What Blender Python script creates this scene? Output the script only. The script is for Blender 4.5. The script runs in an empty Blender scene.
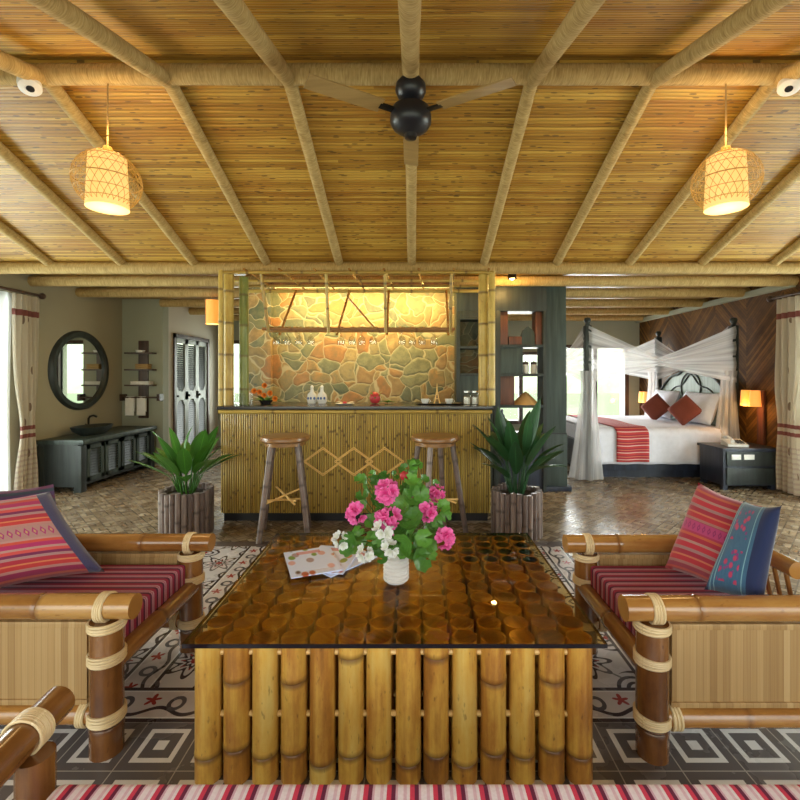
import bpy, bmesh, math, random
from mathutils import Vector, Matrix
R = random.Random(7)
PI = math.pi
sc = bpy.context.scene
col = sc.collection

# ------------------------------------------------------------------ camera
cam = bpy.data.objects.new('camera', bpy.data.cameras.new('camera'))
col.objects.link(cam)
cam.location = (0, 0, 1.25)
cam.rotation_euler = (PI / 2, 0, 0)
cam.data.sensor_width = 36
cam.data.lens = 20.25
cam.data.shift_x = -13 / 800
cam.data.shift_y = -25 / 800
cam.data.clip_start = 0.02
sc.camera = cam

# ------------------------------------------------------------------ view, world, daylight
sc.view_settings.view_transform = 'Standard'
sc.view_settings.look = 'None'
sc.view_settings.gamma = 1
sc.view_settings.use_curve_mapping = False
sc.view_settings.exposure = 0.0

world = bpy.data.worlds.new('world')
sc.world = world
world.use_nodes = True
wn = world.node_tree
wn.nodes.clear()
w_out = wn.nodes.new('ShaderNodeOutputWorld')
w_bg = wn.nodes.new('ShaderNodeBackground')
w_tc = wn.nodes.new('ShaderNodeTexCoord')
w_sep = wn.nodes.new('ShaderNodeSeparateXYZ')
w_ramp = wn.nodes.new('ShaderNodeValToRGB')
w_noise = wn.nodes.new('ShaderNodeTexNoise')
w_noise.inputs['Scale'].default_value = 14
w_noise.inputs['Detail'].default_value = 4
w_add = wn.nodes.new('ShaderNodeMath'); w_add.operation = 'MULTIPLY_ADD'
w_add.inputs[1].default_value = 0.35
els = w_ramp.color_ramp.elements
els[0].position = 0.10; els[0].color = (0.45, 0.55, 0.34, 1)
els[1].position = 0.36; els[1].color = (0.95, 1.0, 0.95, 1)
e = els.new(0.20); e.color = (0.80, 0.90, 0.66, 1)
wn.links.new(w_tc.outputs['Generated'], w_sep.inputs[0])
wn.links.new(w_tc.outputs['Generated'], w_noise.inputs['Vector'])
wn.links.new(w_noise.outputs['Fac'], w_add.inputs[0])
wn.links.new(w_sep.outputs['Z'], w_add.inputs[2])
wn.links.new(w_add.outputs[0], w_ramp.inputs['Fac'])
wn.links.new(w_ramp.outputs['Color'], w_bg.inputs['Color'])
w_bg.inputs['Strength'].default_value = 2.6
wn.links.new(w_bg.outputs[0], w_out.inputs[0])


def area_light(name, loc, target, sx, sy, power, color):
    d = bpy.data.lights.new(name, 'AREA')
    d.shape = 'RECTANGLE'; d.size = sx; d.size_y = sy
    d.energy = power; d.color = color
    o = bpy.data.objects.new(name, d)
    col.objects.link(o)
    o.location = loc
    o.rotation_euler = (Vector(target) - Vector(loc)).to_track_quat('-Z', 'Y').to_euler()
    return o


# daylight entering through the open front and through the side glass doors
area_light('daylight_front', (0, -1.6, 1.1), (0, 3.0, 1.6), 7.0, 1.8, 62, (1.0, 0.97, 0.92))
area_light('daylight_west', (-4.45, 3.35, 1.1), (0, 3.35, 1.0), 2.0, 1.9, 150, (0.93, 1.0, 0.97))
area_light('daylight_east', (4.45, 3.35, 1.1), (0, 3.35, 1.0), 2.0, 1.9, 150, (0.93, 1.0, 0.97))

# daylight behind the three back windows
area_light('daylight_back', (-2.90, 8.4, 1.2), (-2.90, 4, 0.9), 0.8, 1.3, 35, (0.97, 1.0, 0.97))
area_light('daylight_back', (1.90, 8.4, 1.05), (1.90, 4, 0.9), 1.0, 1.2, 60, (1.0, 0.97, 0.95))
area_light('daylight_back', (3.20, 8.4, 1.15), (2.9, 4, 0.9), 1.2, 1.4, 90, (0.98, 0.99, 1.0))


def point_light(name, loc, power, color, radius=0.04):
    d = bpy.data.lights.new(name, 'POINT')
    d.energy = power; d.color = color; d.shadow_soft_size = radius
    o = bpy.data.objects.new(name, d)
    col.objects.link(o); o.location = loc
    return o


# ------------------------------------------------------------------ shader expression helpers
NT = None


class E:
    def __init__(self, s): self.s = s
    def __add__(a, b): return m('ADD', a, b)
    __radd__ = __add__
    def __sub__(a, b): return m('SUBTRACT', a, b)
    def __rsub__(a, b): return m('SUBTRACT', b, a)
    def __mul__(a, b): return m('MULTIPLY', a, b)
    __rmul__ = __mul__
    def __truediv__(a, b): return m('DIVIDE', a, b)
    def __lt__(a, b): return m('LESS_THAN', a, b)
    def __gt__(a, b): return m('GREATER_THAN', a, b)


def plug(inp, v):
    if isinstance(v, E): NT.links.new(v.s, inp)
    elif isinstance(v, bpy.types.NodeSocket): NT.links.new(v, inp)
    elif isinstance(v, (tuple, list)) and len(v) == 3 and inp.type == 'RGBA': inp.default_value = (*v, 1)
    else: inp.default_value = v


def m(op, a, b=None, c=None):
    n = NT.nodes.new('ShaderNodeMath'); n.operation = op
    for i, v in enumerate((a, b, c)):
        if v is not None: plug(n.inputs[i], v)
    return E(n.outputs[0])


def fract(a): return m('FRACT', a)
def floor_(a): return m('FLOOR', a)
def absv(a): return m('ABSOLUTE', a)
def mx(a, b): return m('MAXIMUM', a, b)
def mn(a, b): return m('MINIMUM', a, b)
def sin(a): return m('SINE', a)
def cos(a): return m('COSINE', a)
def sqrt(a): return m('SQRT', a)
def length2(a, b): return sqrt(a * a + b * b)
def inv(a): return 1.0 - a
def between(a, lo, hi): return (a > lo) * (a < hi)


def smooth(a, lo, hi):
    n = NT.nodes.new('ShaderNodeMapRange'); n.interpolation_type = 'SMOOTHSTEP'
    plug(n.inputs[0], a); plug(n.inputs[1], lo); plug(n.inputs[2], hi)
    return E(n.outputs[0])


def vec(x, y, z=0.0):
    n = NT.nodes.new('ShaderNodeCombineXYZ')
    for i, v in enumerate((x, y, z)): plug(n.inputs[i], v)
    return n.outputs[0]


def coords(kind='Object'):
    n = NT.nodes.new('ShaderNodeTexCoord')
    s = NT.nodes.new('ShaderNodeSeparateXYZ')
    NT.links.new(n.outputs[kind], s.inputs[0])
    return E(s.outputs[0]), E(s.outputs[1]), E(s.outputs[2])


def uvmap(name):
    n = NT.nodes.new('ShaderNodeUVMap'); n.uv_map = name
    s = NT.nodes.new('ShaderNodeSeparateXYZ')
    NT.links.new(n.outputs[0], s.inputs[0])
    return E(s.outputs[0]), E(s.outputs[1])


def noise(v, scale, detail=3, rough=0.55):
    n = NT.nodes.new('ShaderNodeTexNoise')
    if v is not None: plug(n.inputs['Vector'], v)
    n.inputs['Scale'].default_value = scale
    n.inputs['Detail'].default_value = detail
    n.inputs['Roughness'].default_value = rough
    return E(n.outputs['Fac'])


def white(v):
    n = NT.nodes.new('ShaderNodeTexWhiteNoise'); n.noise_dimensions = '3D'
    plug(n.inputs['Vector'], v)
    return E(n.outputs['Value'])


def voronoi(v, scale, feature='F1', out='Distance', rnd=1.0):
    n = NT.nodes.new('ShaderNodeTexVoronoi'); n.feature = feature
    plug(n.inputs['Vector'], v)
    n.inputs['Scale'].default_value = scale
    n.inputs['Randomness'].default_value = rnd
    return n.outputs[out]


def ramp(f, stops, const=False):
    n = NT.nodes.new('ShaderNodeValToRGB')
    if const: n.color_ramp.interpolation = 'CONSTANT'
    el = n.color_ramp.elements
    while len(el) < len(stops): el.new(0.5)
    for e_, (p, c) in zip(el, stops):
        e_.position = p; e_.color = (*c, 1)
    plug(n.inputs[0], f)
    return n.outputs[0]


def mix(f, a, b, mode='MIX'):
    n = NT.nodes.new('ShaderNodeMix'); n.data_type = 'RGBA'; n.blend_type = mode
    plug(n.inputs[0], f); plug(n.inputs[6], a); plug(n.inputs[7], b)
    return n.outputs[2]


def rnd_obj():
    a = NT.nodes.new('ShaderNodeObjectInfo'); b = NT.nodes.new('ShaderNodeNewGeometry')
    return fract(E(a.outputs['Random']) + E(b.outputs['Random Per Island']))


def M(name, fn):
    global NT
    mt = bpy.data.materials.new(name); mt.use_nodes = True
    NT = mt.node_tree; NT.nodes.clear()
    out = NT.nodes.new('ShaderNodeOutputMaterial')
    r = fn()
    if isinstance(r, dict):
        p = NT.nodes.new('ShaderNodeBsdfPrincipled')
        plug(p.inputs['Base Color'], r['c'])
        plug(p.inputs['Roughness'], r.get('r', 0.5))
        plug(p.inputs['Metallic'], r.get('m', 0.0))
        if 'spec' in r: p.inputs['Specular IOR Level'].default_value = r['spec']
        if 'coat' in r:
            p.inputs['Coat Weight'].default_value = r['coat']
            p.inputs['Coat Roughness'].default_value = r.get('coat_r', 0.12)
        if 'sheen' in r: p.inputs['Sheen Weight'].default_value = r['sheen']
        if 'e' in r:
            plug(p.inputs['Emission Color'], r['e']); p.inputs['Emission Strength'].default_value = r['es']
        if 'sss' in r: p.inputs['Subsurface Weight'].default_value = r['sss']
        if 'b' in r:
            bn = NT.nodes.new('ShaderNodeBump')
            bn.inputs['Strength'].default_value = r.get('bs', 0.5)
            bn.inputs['Distance'].default_value = r.get('bd', 0.01)
            plug(bn.inputs['Height'], r['b'])
            NT.links.new(bn.outputs[0], p.inputs['Normal'])
        sh = p.outputs[0]
        if 'trans' in r:
            t = NT.nodes.new('ShaderNodeBsdfTranslucent'); plug(t.inputs[0], r['c'])
            ms = NT.nodes.new('ShaderNodeMixShader'); ms.inputs[0].default_value = r['trans']
            NT.links.new(sh, ms.inputs[1]); NT.links.new(t.outputs[0], ms.inputs[2]); sh = ms.outputs[0]
        if 'alpha' in r:
            t = NT.nodes.new('ShaderNodeBsdfTransparent')
            ms = NT.nodes.new('ShaderNodeMixShader'); plug(ms.inputs[0], r['alpha'])
            NT.links.new(t.outputs[0], ms.inputs[1]); NT.links.new(sh, ms.inputs[2]); sh = ms.outputs[0]
        NT.links.new(sh, out.inputs[0])
    else:
        NT.links.new(r, out.inputs[0])
    return mt


def plain(name, c, r=0.5, **k):
    def f():
        x, y, z = coords()
        n = noise(vec(x, y, z), 18, 3)
        cc = mix(n, tuple(v * 0.88 for v in c), tuple(min(1, v * 1.12) for v in c))
        return dict(c=cc, r=r, **k)
    return M(name, f)


def thin_glass(name, tint, boost=1.0, rough=0.0):
    def f():
        t = NT.nodes.new('ShaderNodeBsdfTransparent'); t.inputs[0].default_value = (*tint, 1)
        g = NT.nodes.new('ShaderNodeBsdfGlossy'); g.inputs['Roughness'].default_value = rough
        gm = NT.nodes.new('ShaderNodeNewGeometry'); dp = NT.nodes.new('ShaderNodeVectorMath'); dp.operation = 'DOT_PRODUCT'
        NT.links.new(gm.outputs['Normal'], dp.inputs[0]); NT.links.new(gm.outputs['Incoming'], dp.inputs[1])
        fr = m('POWER', inv(mn(absv(E(dp.outputs['Value'])), 1.0)), 5.0) * 0.96 + 0.04
        ms = NT.nodes.new('ShaderNodeMixShader')
        plug(ms.inputs[0], mn(fr * boost, 1.0))
        NT.links.new(t.outputs[0], ms.inputs[1]); NT.links.new(g.outputs[0], ms.inputs[2])
        return ms.outputs[0]
    return M(name, f)


# ------------------------------------------------------------------ materials
def f_reed_ceiling():
    x, y, z = coords()
    v = y / 0.021
    wob = noise(vec(x * 0.7, y * 3, 0.0), 2.2, 2) * 0.9
    v = v + wob
    row = floor_(v); fr = fract(v)
    tone = white(vec(row, floor_(x * 0.4 + white(vec(row, 3.0, 1.0)) * 7.0), 0.0))
    streak = noise(vec(x * 1.5, v * 1.7, 0.0), 2.0, 4, 0.65)
    c = ramp(tone * 0.38 + streak * 0.72 - 0.04, [(0.14, (0.17, 0.07, 0.008)), (0.40, (0.40, 0.20, 0.024)), (0.62, (0.58, 0.335, 0.052)), (0.90, (0.74, 0.50, 0.115))])
    patch = noise(vec(x * 1.1, y * 3.0, 5.0), 1.5, 5, 0.65)
    c = mix(smooth(patch, 0.42, 0.72) * 0.6, c, (0.40, 0.15, 0.015), 'MIX')
    knots = voronoi(vec(x * 9, v * 0.9, 0.0), 1.0)
    c = mix((E(knots) < 0.20) * 0.75, c, (0.10, 0.05, 0.015))
    edge = mn(fr, 1.0 - fr)
    c = mix(inv(smooth(edge, 0.0, 0.20)) * 0.5, c, (0.08, 0.045, 0.012))
    return dict(c=c, r=0.45, coat=0.22, coat_r=0.22, b=smooth(edge, 0.0, 0.45), bs=0.4, bd=0.010)


def f_rope():
    u, v = uvmap('UVMap')
    g = noise(vec(u * 5, v * 130 + u * 3, 0.0), 1.0, 2)
    g2 = noise(vec(u * 3, v * 22, 2.0), 1.0, 3)
    c = ramp(g * 0.65 + g2 * 0.35, [(0.28, (0.25, 0.155, 0.045)), (0.5, (0.44, 0.295, 0.105)), (0.75, (0.60, 0.44, 0.19))])
    return dict(c=c, r=0.85, b=g, bs=0.7, bd=0.006)


def bamboo(name, stops, nodec, r=0.3, coat=0.3):
    def f():
        u, v = uvmap('UVMap'); nd, _ = uvmap('nd')
        rd = rnd_obj()
        cu, su = cos(u * (2 * PI)), sin(u * (2 * PI))
        a = noise(vec(cu * 1.7, v * 2.2 + rd * 60.0, su * 1.7), 1.0, 4)
        b = noise(vec(cu * 0.7, v * 5.0 + rd * 90.0, su * 0.7), 1.0, 5, 0.65)
        c = ramp(a * 0.55 + b * 0.75 + (rd - 0.5) * 0.36 - 0.14, stops)
        sp = noise(vec(cu * 3.0, v * 26 + rd * 50.0, su * 3.0), 1.0, 2)
        c = mix(smooth(sp, 0.63, 0.75) * 0.55, c, nodec)
        c = mix(nd * 0.8, c, nodec)
        return dict(c=c, r=r, coat=coat, b=a, bs=0.12, bd=0.004)
    return M(name, f)


def f_strip_panel():
    x, y, z = coords()
    q = x / 0.022 + y / 0.022
    row = floor_(q); fr = fract(q)
    tone = white(vec(row, 0.0, 0.0))
    st = noise(vec(q * 5, z * 2.0, 0.0), 1.0, 3)
    c = ramp(tone * 0.45 + st * 0.45, [(0.2, (0.30, 0.17, 0.06)), (0.5, (0.42, 0.26, 0.105)), (0.8, (0.50, 0.34, 0.16))])
    edge = mn(fr, 1.0 - fr)
    c = mix(inv(smooth(edge, 0.0, 0.08)) * 0.6, c, (0.22, 0.12, 0.04))
    return dict(c=c, r=0.4, coat=0.2)


def f_rattan():
    u, v = uvmap('UVMap')
    a = fract(u * 4)
    n = noise(vec(u * 6, v * 5, 0.0), 2.0, 2)
    c = ramp(n, [(0.3, (0.60, 0.42, 0.20)), (0.6, (0.80, 0.65, 0.40))])
    return dict(c=c, r=0.4)


def stripes(axis, scale=1.0):
    def f():
        x, y, z = coords()
        q = fract((x if axis == 'x' else y) / (0.047 * scale) + 0.13)
        fine = noise(vec(x * 160, y * 160, z * 160), 1.0, 1)
        c = ramp(q, [(0.0, (0.70, 0.045, 0.11)), (0.20, (0.13, 0.01, 0.055)), (0.38, (0.72, 0.46, 0.62)), (0.48, (0.90, 0.82, 0.92)), (0.72, (0.78, 0.56, 0.70)), (0.86, (0.90, 0.82, 0.92))], True)
        c = mix(fine * 0.22, c, (0.25, 0.03, 0.08))
        return dict(c=c, r=0.9, b=fine, bs=0.3, bd=0.002)
    return f


def f_seat_shaded():  # same fabric as the sofa seat, with the dimmer light painted into its stripe colours
    x, y, z = coords()
    q = fract(y / 0.044 + 0.13)
    fine = noise(vec(x * 160, y * 160, z * 160), 1.0, 1)
    c = ramp(q, [(0.0, (0.33, 0.018, 0.06)), (0.26, (0.085, 0.008, 0.04)), (0.52, (0.52, 0.27, 0.35)), (0.66, (0.36, 0.06, 0.14)), (0.74, (0.55, 0.32, 0.38)), (0.88, (0.30, 0.02, 0.07))], True)
    c = mix(fine * 0.35, c, (0.15, 0.02, 0.05))
    return dict(c=c, r=0.9, b=fine, bs=0.3, bd=0.002)


def f_cushion_red():
    u, v = uvmap('UVMap')
    q = fract(v * 2.0 + 0.03)
    w = [(0.00, (0.45, 0.02, 0.03)), (0.07, (0.75, 0.12, 0.05)), (0.10, (0.40, 0.02, 0.10)), (0.19, (0.62, 0.30, 0.25)), (0.24, (0.70, 0.05, 0.04)),
         (0.32, (0.85, 0.28, 0.10)), (0.35, (0.55, 0.03, 0.05)), (0.44, (0.52, 0.30, 0.28)), (0.50, (0.20, 0.02, 0.10)), (0.56, (0.80, 0.10, 0.08)),
         (0.63, (0.62, 0.35, 0.30)), (0.68, (0.55, 0.03, 0.16)), (0.78, (0.78, 0.10, 0.05)), (0.84, (0.65, 0.36, 0.32)), (0.90, (0.62, 0.04, 0.16))]
    c = ramp(q, w, True)
    band = between(v, 0.43, 0.58)
    dz = absv(fract(u * 14) - 0.5) * 0.14 + absv(v - 0.505)
    bc = mix(between(dz, 0.028, 0.052), (0.55, 0.30, 0.26), (0.50, 0.03, 0.20))
    bc = mix(dz < 0.015, bc, (0.80, 0.50, 0.10))
    c = mix(band, c, bc)
    bl = mx(u > 0.87, u < 0.09)
    tex = noise(vec(u * 30, v * 30, 0.0), 3.0, 2)
    c = mix(bl, c, mix(tex, (0.012, 0.03, 0.10), (0.04, 0.11, 0.24)))
    fine = noise(vec(u * 300, v * 300, 0.0), 1.0, 1)
    return dict(c=mix(fine * 0.3 + 0.22, c, (0.10, 0.008, 0.025)), r=0.9, sheen=0.3, b=fine, bs=0.2, bd=0.002)


def f_cushion_stripe():
    u, v = uvmap('UVMap')
    q = fract(v * 2.0 + 0.03)
    w = [(0.00, (0.45, 0.02, 0.03)), (0.08, (0.70, 0.10, 0.05)), (0.12, (0.40, 0.05, 0.08)), (0.20, (0.50, 0.22, 0.18)), (0.26, (0.60, 0.03, 0.04)),
         (0.36, (0.75, 0.22, 0.10)), (0.40, (0.45, 0.02, 0.05)), (0.50, (0.45, 0.25, 0.24)), (0.57, (0.65, 0.03, 0.05)),
         (0.68, (0.55, 0.30, 0.26)), (0.74, (0.50, 0.02, 0.05)), (0.84, (0.70, 0.14, 0.05)), (0.90, (0.50, 0.03, 0.10))]
    c = ramp(q, w, True)
    band = between(v, 0.46, 0.58)
    dz = absv(fract(u * 12) - 0.5) * 0.14 + absv(v - 0.52)
    c = mix(band, c, mix(between(dz, 0.02, 0.045), (0.60, 0.06, 0.22), (0.32, 0.02, 0.16)))
    fine = noise(vec(u * 300, v * 300, 0.0), 1.0, 1)
    return dict(c=mix(fine * 0.3 + 0.22, c, (0.10, 0.008, 0.025)), r=0.9, sheen=0.3, b=fine, bs=0.2, bd=0.002)


def f_cushion_blue():
    u, v = uvmap('UVMap')
    base = (0.008, 0.018, 0.085)
    wv = noise(vec(u * 90, v * 8, 0.0), 1.0, 2)
    mid = mix(wv, (0.015, 0.075, 0.19), (0.07, 0.20, 0.33))
    c = mix(between(u, 0.07, 0.76), base, mid)
    ln = absv(fract(u * 14) - 0.5)
    c = mix(mx(between(u, 0.09, 0.20), between(u, 0.62, 0.74)) * (ln < 0.14), c, (0.22, 0.45, 0.55))
    fl = E(voronoi(vec(u * 10, v * 12, 0.0), 1.0))
    inner = between(u, 0.22, 0.60) * mx(between(v, 0.08, 0.42), between(v, 0.52, 0.92))
    c = mix(inner * (fl < 0.34), c, (0.55, 0.05, 0.12))
    c = mix(inner * between(fl, 0.34, 0.44), c, (0.25, 0.04, 0.22))
    fine = noise(vec(u * 300, v * 300, 0.0), 1.0, 1)
    return dict(c=mix(fine * 0.3, c, (0.005, 0.01, 0.03)), r=0.9, sheen=0.3, b=fine, bs=0.2, bd=0.002)


def f_cushion_violet():
    u, v = uvmap('UVMap')
    n = noise(vec(u * 25, v * 25, 0.0), 1.0, 2)
    c = ramp(fract(v * 7), [(0, (0.10, 0.05, 0.14)), (0.4, (0.05, 0.07, 0.10)), (0.7, (0.16, 0.05, 0.12))], True)
    return dict(c=mix(n * 0.4, c, (0.03, 0.03, 0.05)), r=0.9)


def f_floor():
    x, y, z = coords()
    grime = noise(vec(x, y, 0.0), 5, 4)
    # square-in-square tiles
    u = fract((x + 0.75) / 0.2); v = fract((y - 1.62) / 0.2)
    d = mx(absv(u - 0.5), absv(v - 0.5))
    W = (0.80, 0.79, 0.78); G = (0.125, 0.115, 0.12)
    ca = mix(between(d, 0.255, 0.345), G, W)
    ca = mix(d < 0.095, ca, W)
    ca = mix(d < 0.0, ca, W)
    ca = mix(d > 0.490, ca, (0.42, 0.40, 0.37))

    # vine border, s runs along it, t across it (0..1)
    def border(s, t):
        s2 = fract(s / 0.2)
        a = mix(0.0, (0.62, 0.56, 0.55), W)
        wave = absv(t - 0.30 - sin(s2 * 2 * PI) * 0.10)
        K = (0.045, 0.03, 0.035)
        a = mix(wave < 0.05, a, K)
        ring = absv(length2((s2 - 0.5) * 1.15, (t - 0.52) * 0.9) - 0.15)
        a = mix(ring < 0.045, a, (0.09, 0.08, 0.09))
        fx = fract(s2 + 0.5) - 0.5
        rr = length2(fx, (t - 0.62) * 0.85)
        pet = 0.11 + cos(m('ARCTAN2', fx, t - 0.62) * 5.0) * 0.05
        a = mix(rr < pet, a, (0.33, 0.035, 0.03))
        a = mix(mx(t < 0.10, t > 0.90), a, K)
        a = mix(mx(between(t, 0.10, 0.14), between(t, 0.86, 0.90)), a, W)
        return a
    cb = border(x, (y - 1.62) / 0.18)
    cs = border(y, (absv(x + 0.055) - 0.98) / 0.16)
    # floral field: one flower medallion per four tiles, scrolls in the corners
    p = fract((x + 0.10) / 0.34) - 0.5; q = fract((y - 1.80) / 0.34) - 0.5
    r = length2(p, q); th = m('ARCTAN2', q, p)
    K = (0.05, 0.035, 0.04); Wf = (0.68, 0.65, 0.67)
    cf = mix(0.0, Wf, Wf)
    pe = absv(r - 0.25 - cos(th * 8.0) * 0.075)
    cf = mix(pe < 0.034, cf, K)
    cf = mix(absv(r - 0.11 - cos(th * 8.0) * 0.03) < 0.03, cf, K)
    cf = mix(r < 0.06, cf, (0.33, 0.035, 0.03))
    cf = mix((absv(sin(th * 4.0)) < 0.25) * between(r, 0.13, 0.19), cf, (0.33, 0.035, 0.03))
    cx = absv(p) - 0.5; cy = absv(q) - 0.5
    r2 = length2(cx, cy); t2 = m('ARCTAN2', cy, cx)
    sw = absv(fract(r2 * 9.0 + t2 * 0.6366) - 0.5)
    cf = mix((sw < 0.22) * (r2 < 0.30), cf, K)
    cf = mix((r2 < 0.045), cf, (0.33, 0.035, 0.03))
    gx = absv(absv(p) - absv(q))
    cf = mix((gx < 0.02) * between(r, 0.36, 0.46), cf, (0.12, 0.12, 0.12))
    # basket-weave mosaic of the rest of the room
    k = 0.13
    bu = (x + y) / k; bv = (y - x) / k
    iu = fract(bu); iv = fract(bv)
    chk = fract((floor_(bu) + floor_(bv)) / 2.0) > 0.25
    s3 = iu * chk + iv * inv(chk); t3 = iv * chk + iu * inv(chk)
    lane = fract(s3 * 2.0)
    tone = white(vec(floor_(bu), floor_(bv), floor_(s3 * 2.0)))
    cm = ramp(tone * 0.6 + grime * 0.4, [(0.2, (0.15, 0.105, 0.065)), (0.5, (0.27, 0.20, 0.12)), (0.8, (0.40, 0.32, 0.22))])
    eg = mn(mn(lane, 1.0 - lane) * 0.5, mn(t3, 1.0 - t3))
    cm = mix(eg < 0.045, cm, (0.10, 0.075, 0.05))
    inrug = between(y, 1.62, 3.38) * (absv(x + 0.055) < 1.9)
    c = mix(inrug, cm, cf)
    c = mix(inrug * between(absv(x + 0.055), 0.98, 1.14) * (y > 1.80), c, cs)
    c = mix(between(y, 3.28, 3.38) * inrug, c, (0.10, 0.075, 0.07))
    c = mix(between(y, 1.62, 1.80), c, cb)
    c = mix(y < 1.62, c, ca)
    c = mix(grime * 0.22, c, (0.12, 0.09, 0.08))
    return dict(c=c, r=m('MULTIPLY_ADD', grime, 0.25, 0.14), spec=0.5)


def f_plaster(c1, c2):
    def f():
        x, y, z = coords()
        n = noise(vec(x, y, z), 1.6, 5)
        n2 = noise(vec(x, y, z), 40, 2)
        return dict(c=mix(n, c1, c2), r=0.85, b=n2, bs=0.1, bd=0.004)
    return f


def f_chevron():
    x, y, z = coords()
    k = absv(fract(y / 1.1 + 0.1) - 0.5) * 1.1
    q = (z + k) / 0.045
    row = floor_(q)
    t = white(vec(row, floor_(y / 0.55 + 0.18), 0.0))
    st = noise(vec(y * 6, z * 6, 0.0), 1.4, 4)
    big = noise(vec(y * 0.9, z + k, 3.0), 1.5, 2)
    c = ramp(t * 0.35 + st * 0.35 + big * 0.35, [(0.25, (0.035, 0.014, 0.004)), (0.5, (0.115, 0.05, 0.010)), (0.8, (0.27, 0.125, 0.024))])
    fr = fract(q)
    c = mix((mn(fr, 1.0 - fr) < 0.06) * 0.7, c, (0.03, 0.015, 0.008))
    return dict(c=c, r=0.6, spec=0.25)


def f_stone():
    x, y, z = coords()
    wx = x + noise(vec(x * 3, z * 3, 1.0), 1.0, 2) * 0.34
    wz = z + noise(vec(x * 3, z * 3, 9.0), 1.0, 2) * 0.34
    v = vec(wx * 1.15, y * 0.2, wz * 1.35)
    d = E(voronoi(v, 5.1, 'DISTANCE_TO_EDGE'))
    cc = voronoi(v, 5.1, 'F1', 'Color')
    s = NT.nodes.new('ShaderNodeSeparateColor'); NT.links.new(cc, s.inputs[0])
    t = E(s.outputs[0])
    n = noise(vec(x, y, z), 11, 6, 0.72)
    c = ramp(t + (n - 0.5) * 0.5, [(0.0, (0.06, 0.085, 0.055)), (0.2, (0.20, 0.20, 0.11)), (0.38, (0.05, 0.075, 0.065)), (0.52, (0.34, 0.25, 0.11)), (0.66, (0.30, 0.16, 0.055)), (0.82, (0.24, 0.18, 0.085)), (1.0, (0.34, 0.12, 0.03))])
    c = mix(smooth(n, 0.30, 0.72) * 0.85, c, (0.12, 0.115, 0.06))
    c = mix(inv(smooth(d, 0.012, 0.04)) * 0.8, c, (0.36, 0.32, 0.20))
    return dict(c=c, r=0.7, b=smooth(d, 0.01, 0.14) + n * 0.8, bs=0.35, bd=0.016)


def wood(name, c1, c2, r=0.45, ax='z', coat=0.0):
    def f():
        x, y, z = coords()
        if ax == 'z': v = vec(x * 22, y * 22, z * 1.6)
        elif ax == 'x': v = vec(x * 1.6, y * 22, z * 22)
        else: v = vec(x * 22, y * 1.6, z * 22)
        n = noise(v, 1.0, 4, 0.6)
        return dict(c=mix(smooth(n, 0.3, 0.7), c1, c2), r=r, coat=coat, b=n, bs=0.15, bd=0.003)
    return M(name, f)


def f_net(ku=22, kv=1.2):
    u, v = uvmap('UVMap')
    fold = noise(vec(u * ku, v * kv, 0.0), 1.0, 2)
    return dict(c=(0.93, 0.92, 0.93), r=0.9, trans=0.5, alpha=smooth(fold, 0.2, 0.8) * 0.4 + 0.26)


def f_curtain():
    u, v = uvmap('UVMap')
    c0 = (0.66, 0.60, 0.50)
    fl = E(voronoi(vec(u * 8, v * 9, 0.0), 1.0))
    c = mix((fl < 0.22) * between(fract(u * 4), 0.35, 0.65), c0, (0.25, 0.18, 0.13))
    band = mx(between(v, 0.895, 0.925), mx(between(v, 0.33, 0.35), between(v, 0.29, 0.31)))
    c = mix(band, c, (0.30, 0.11, 0.10))
    c = mix(between(v, 0.0, 0.25) * (fract(v * 40) < 0.4) * 0.4, c, (0.45, 0.30, 0.30))
    return dict(c=c, r=0.9, trans=0.4)


def f_runner():
    u, v = uvmap('UVMap')
    q = fract(v * 27)
    c = ramp(q, [(0, (0.55, 0.05, 0.05)), (0.3, (0.75, 0.55, 0.50)), (0.42, (0.42, 0.03, 0.05)), (0.7, (0.70, 0.22, 0.12)), (0.8, (0.35, 0.03, 0.06))], True)
    return dict(c=c, r=0.9)


def f_leaf(c1, c2):
    def f():
        u, v = uvmap('UVMap')
        n = noise(vec(u * 4, v * 9, rnd_obj() * 20), 1.0, 2)
        vein = absv(u - 0.5) < 0.03
        c = mix(n * 0.5 + rnd_obj() * 0.5, c1, c2)
        c = mix(vein * 0.5, c, tuple(min(1, t * 1.8) for t in c2))
        return dict(c=c, r=0.38, trans=0.22)
    return f


def f_petal(c1, c2):
    def f():
        u, v = uvmap('UVMap')
        return dict(c=mix(smooth(v, 0.0, 0.9), c1, c2), r=0.7, trans=0.3)
    return f


def f_print(seed):
    def f():
        u, v = uvmap('UVMap')
        d = E(voronoi(vec(u * 4.2 + seed, v * 3.6, seed), 1.0))
        cc = voronoi(vec(u * 4.2 + seed, v * 3.6, seed), 1.0, 'F1', 'Color')
        s = NT.nodes.new('ShaderNodeSeparateColor'); NT.links.new(cc, s.inputs[0])
        food = ramp(E(s.outputs[1]), [(0, (0.40, 0.06, 0.03)), (0.25, (0.50, 0.20, 0.10)), (0.42, (0.08, 0.05, 0.03)), (0.58, (0.16, 0.26, 0.06)), (0.72, (0.62, 0.34, 0.36)), (0.88, (0.35, 0.25, 0.30))], True)
        c = mix(inv(smooth(d, 0.26, 0.40)), (0.62, 0.70, 0.98), food)
        ln = (absv(fract(v * 26) - 0.5) < 0.18) * between(u, 0.1, 0.85) * between(v, 0.02, 0.16)
        c = mix(ln * 0.6, c, (0.30, 0.12, 0.10))
        top = between(v, 0.80, 0.92) * between(u, 0.25, 0.75)
        c = mix(top * 0.7, c, (0.55, 0.10, 0.08))
        return dict(c=c, r=0.25)
    return f


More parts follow.
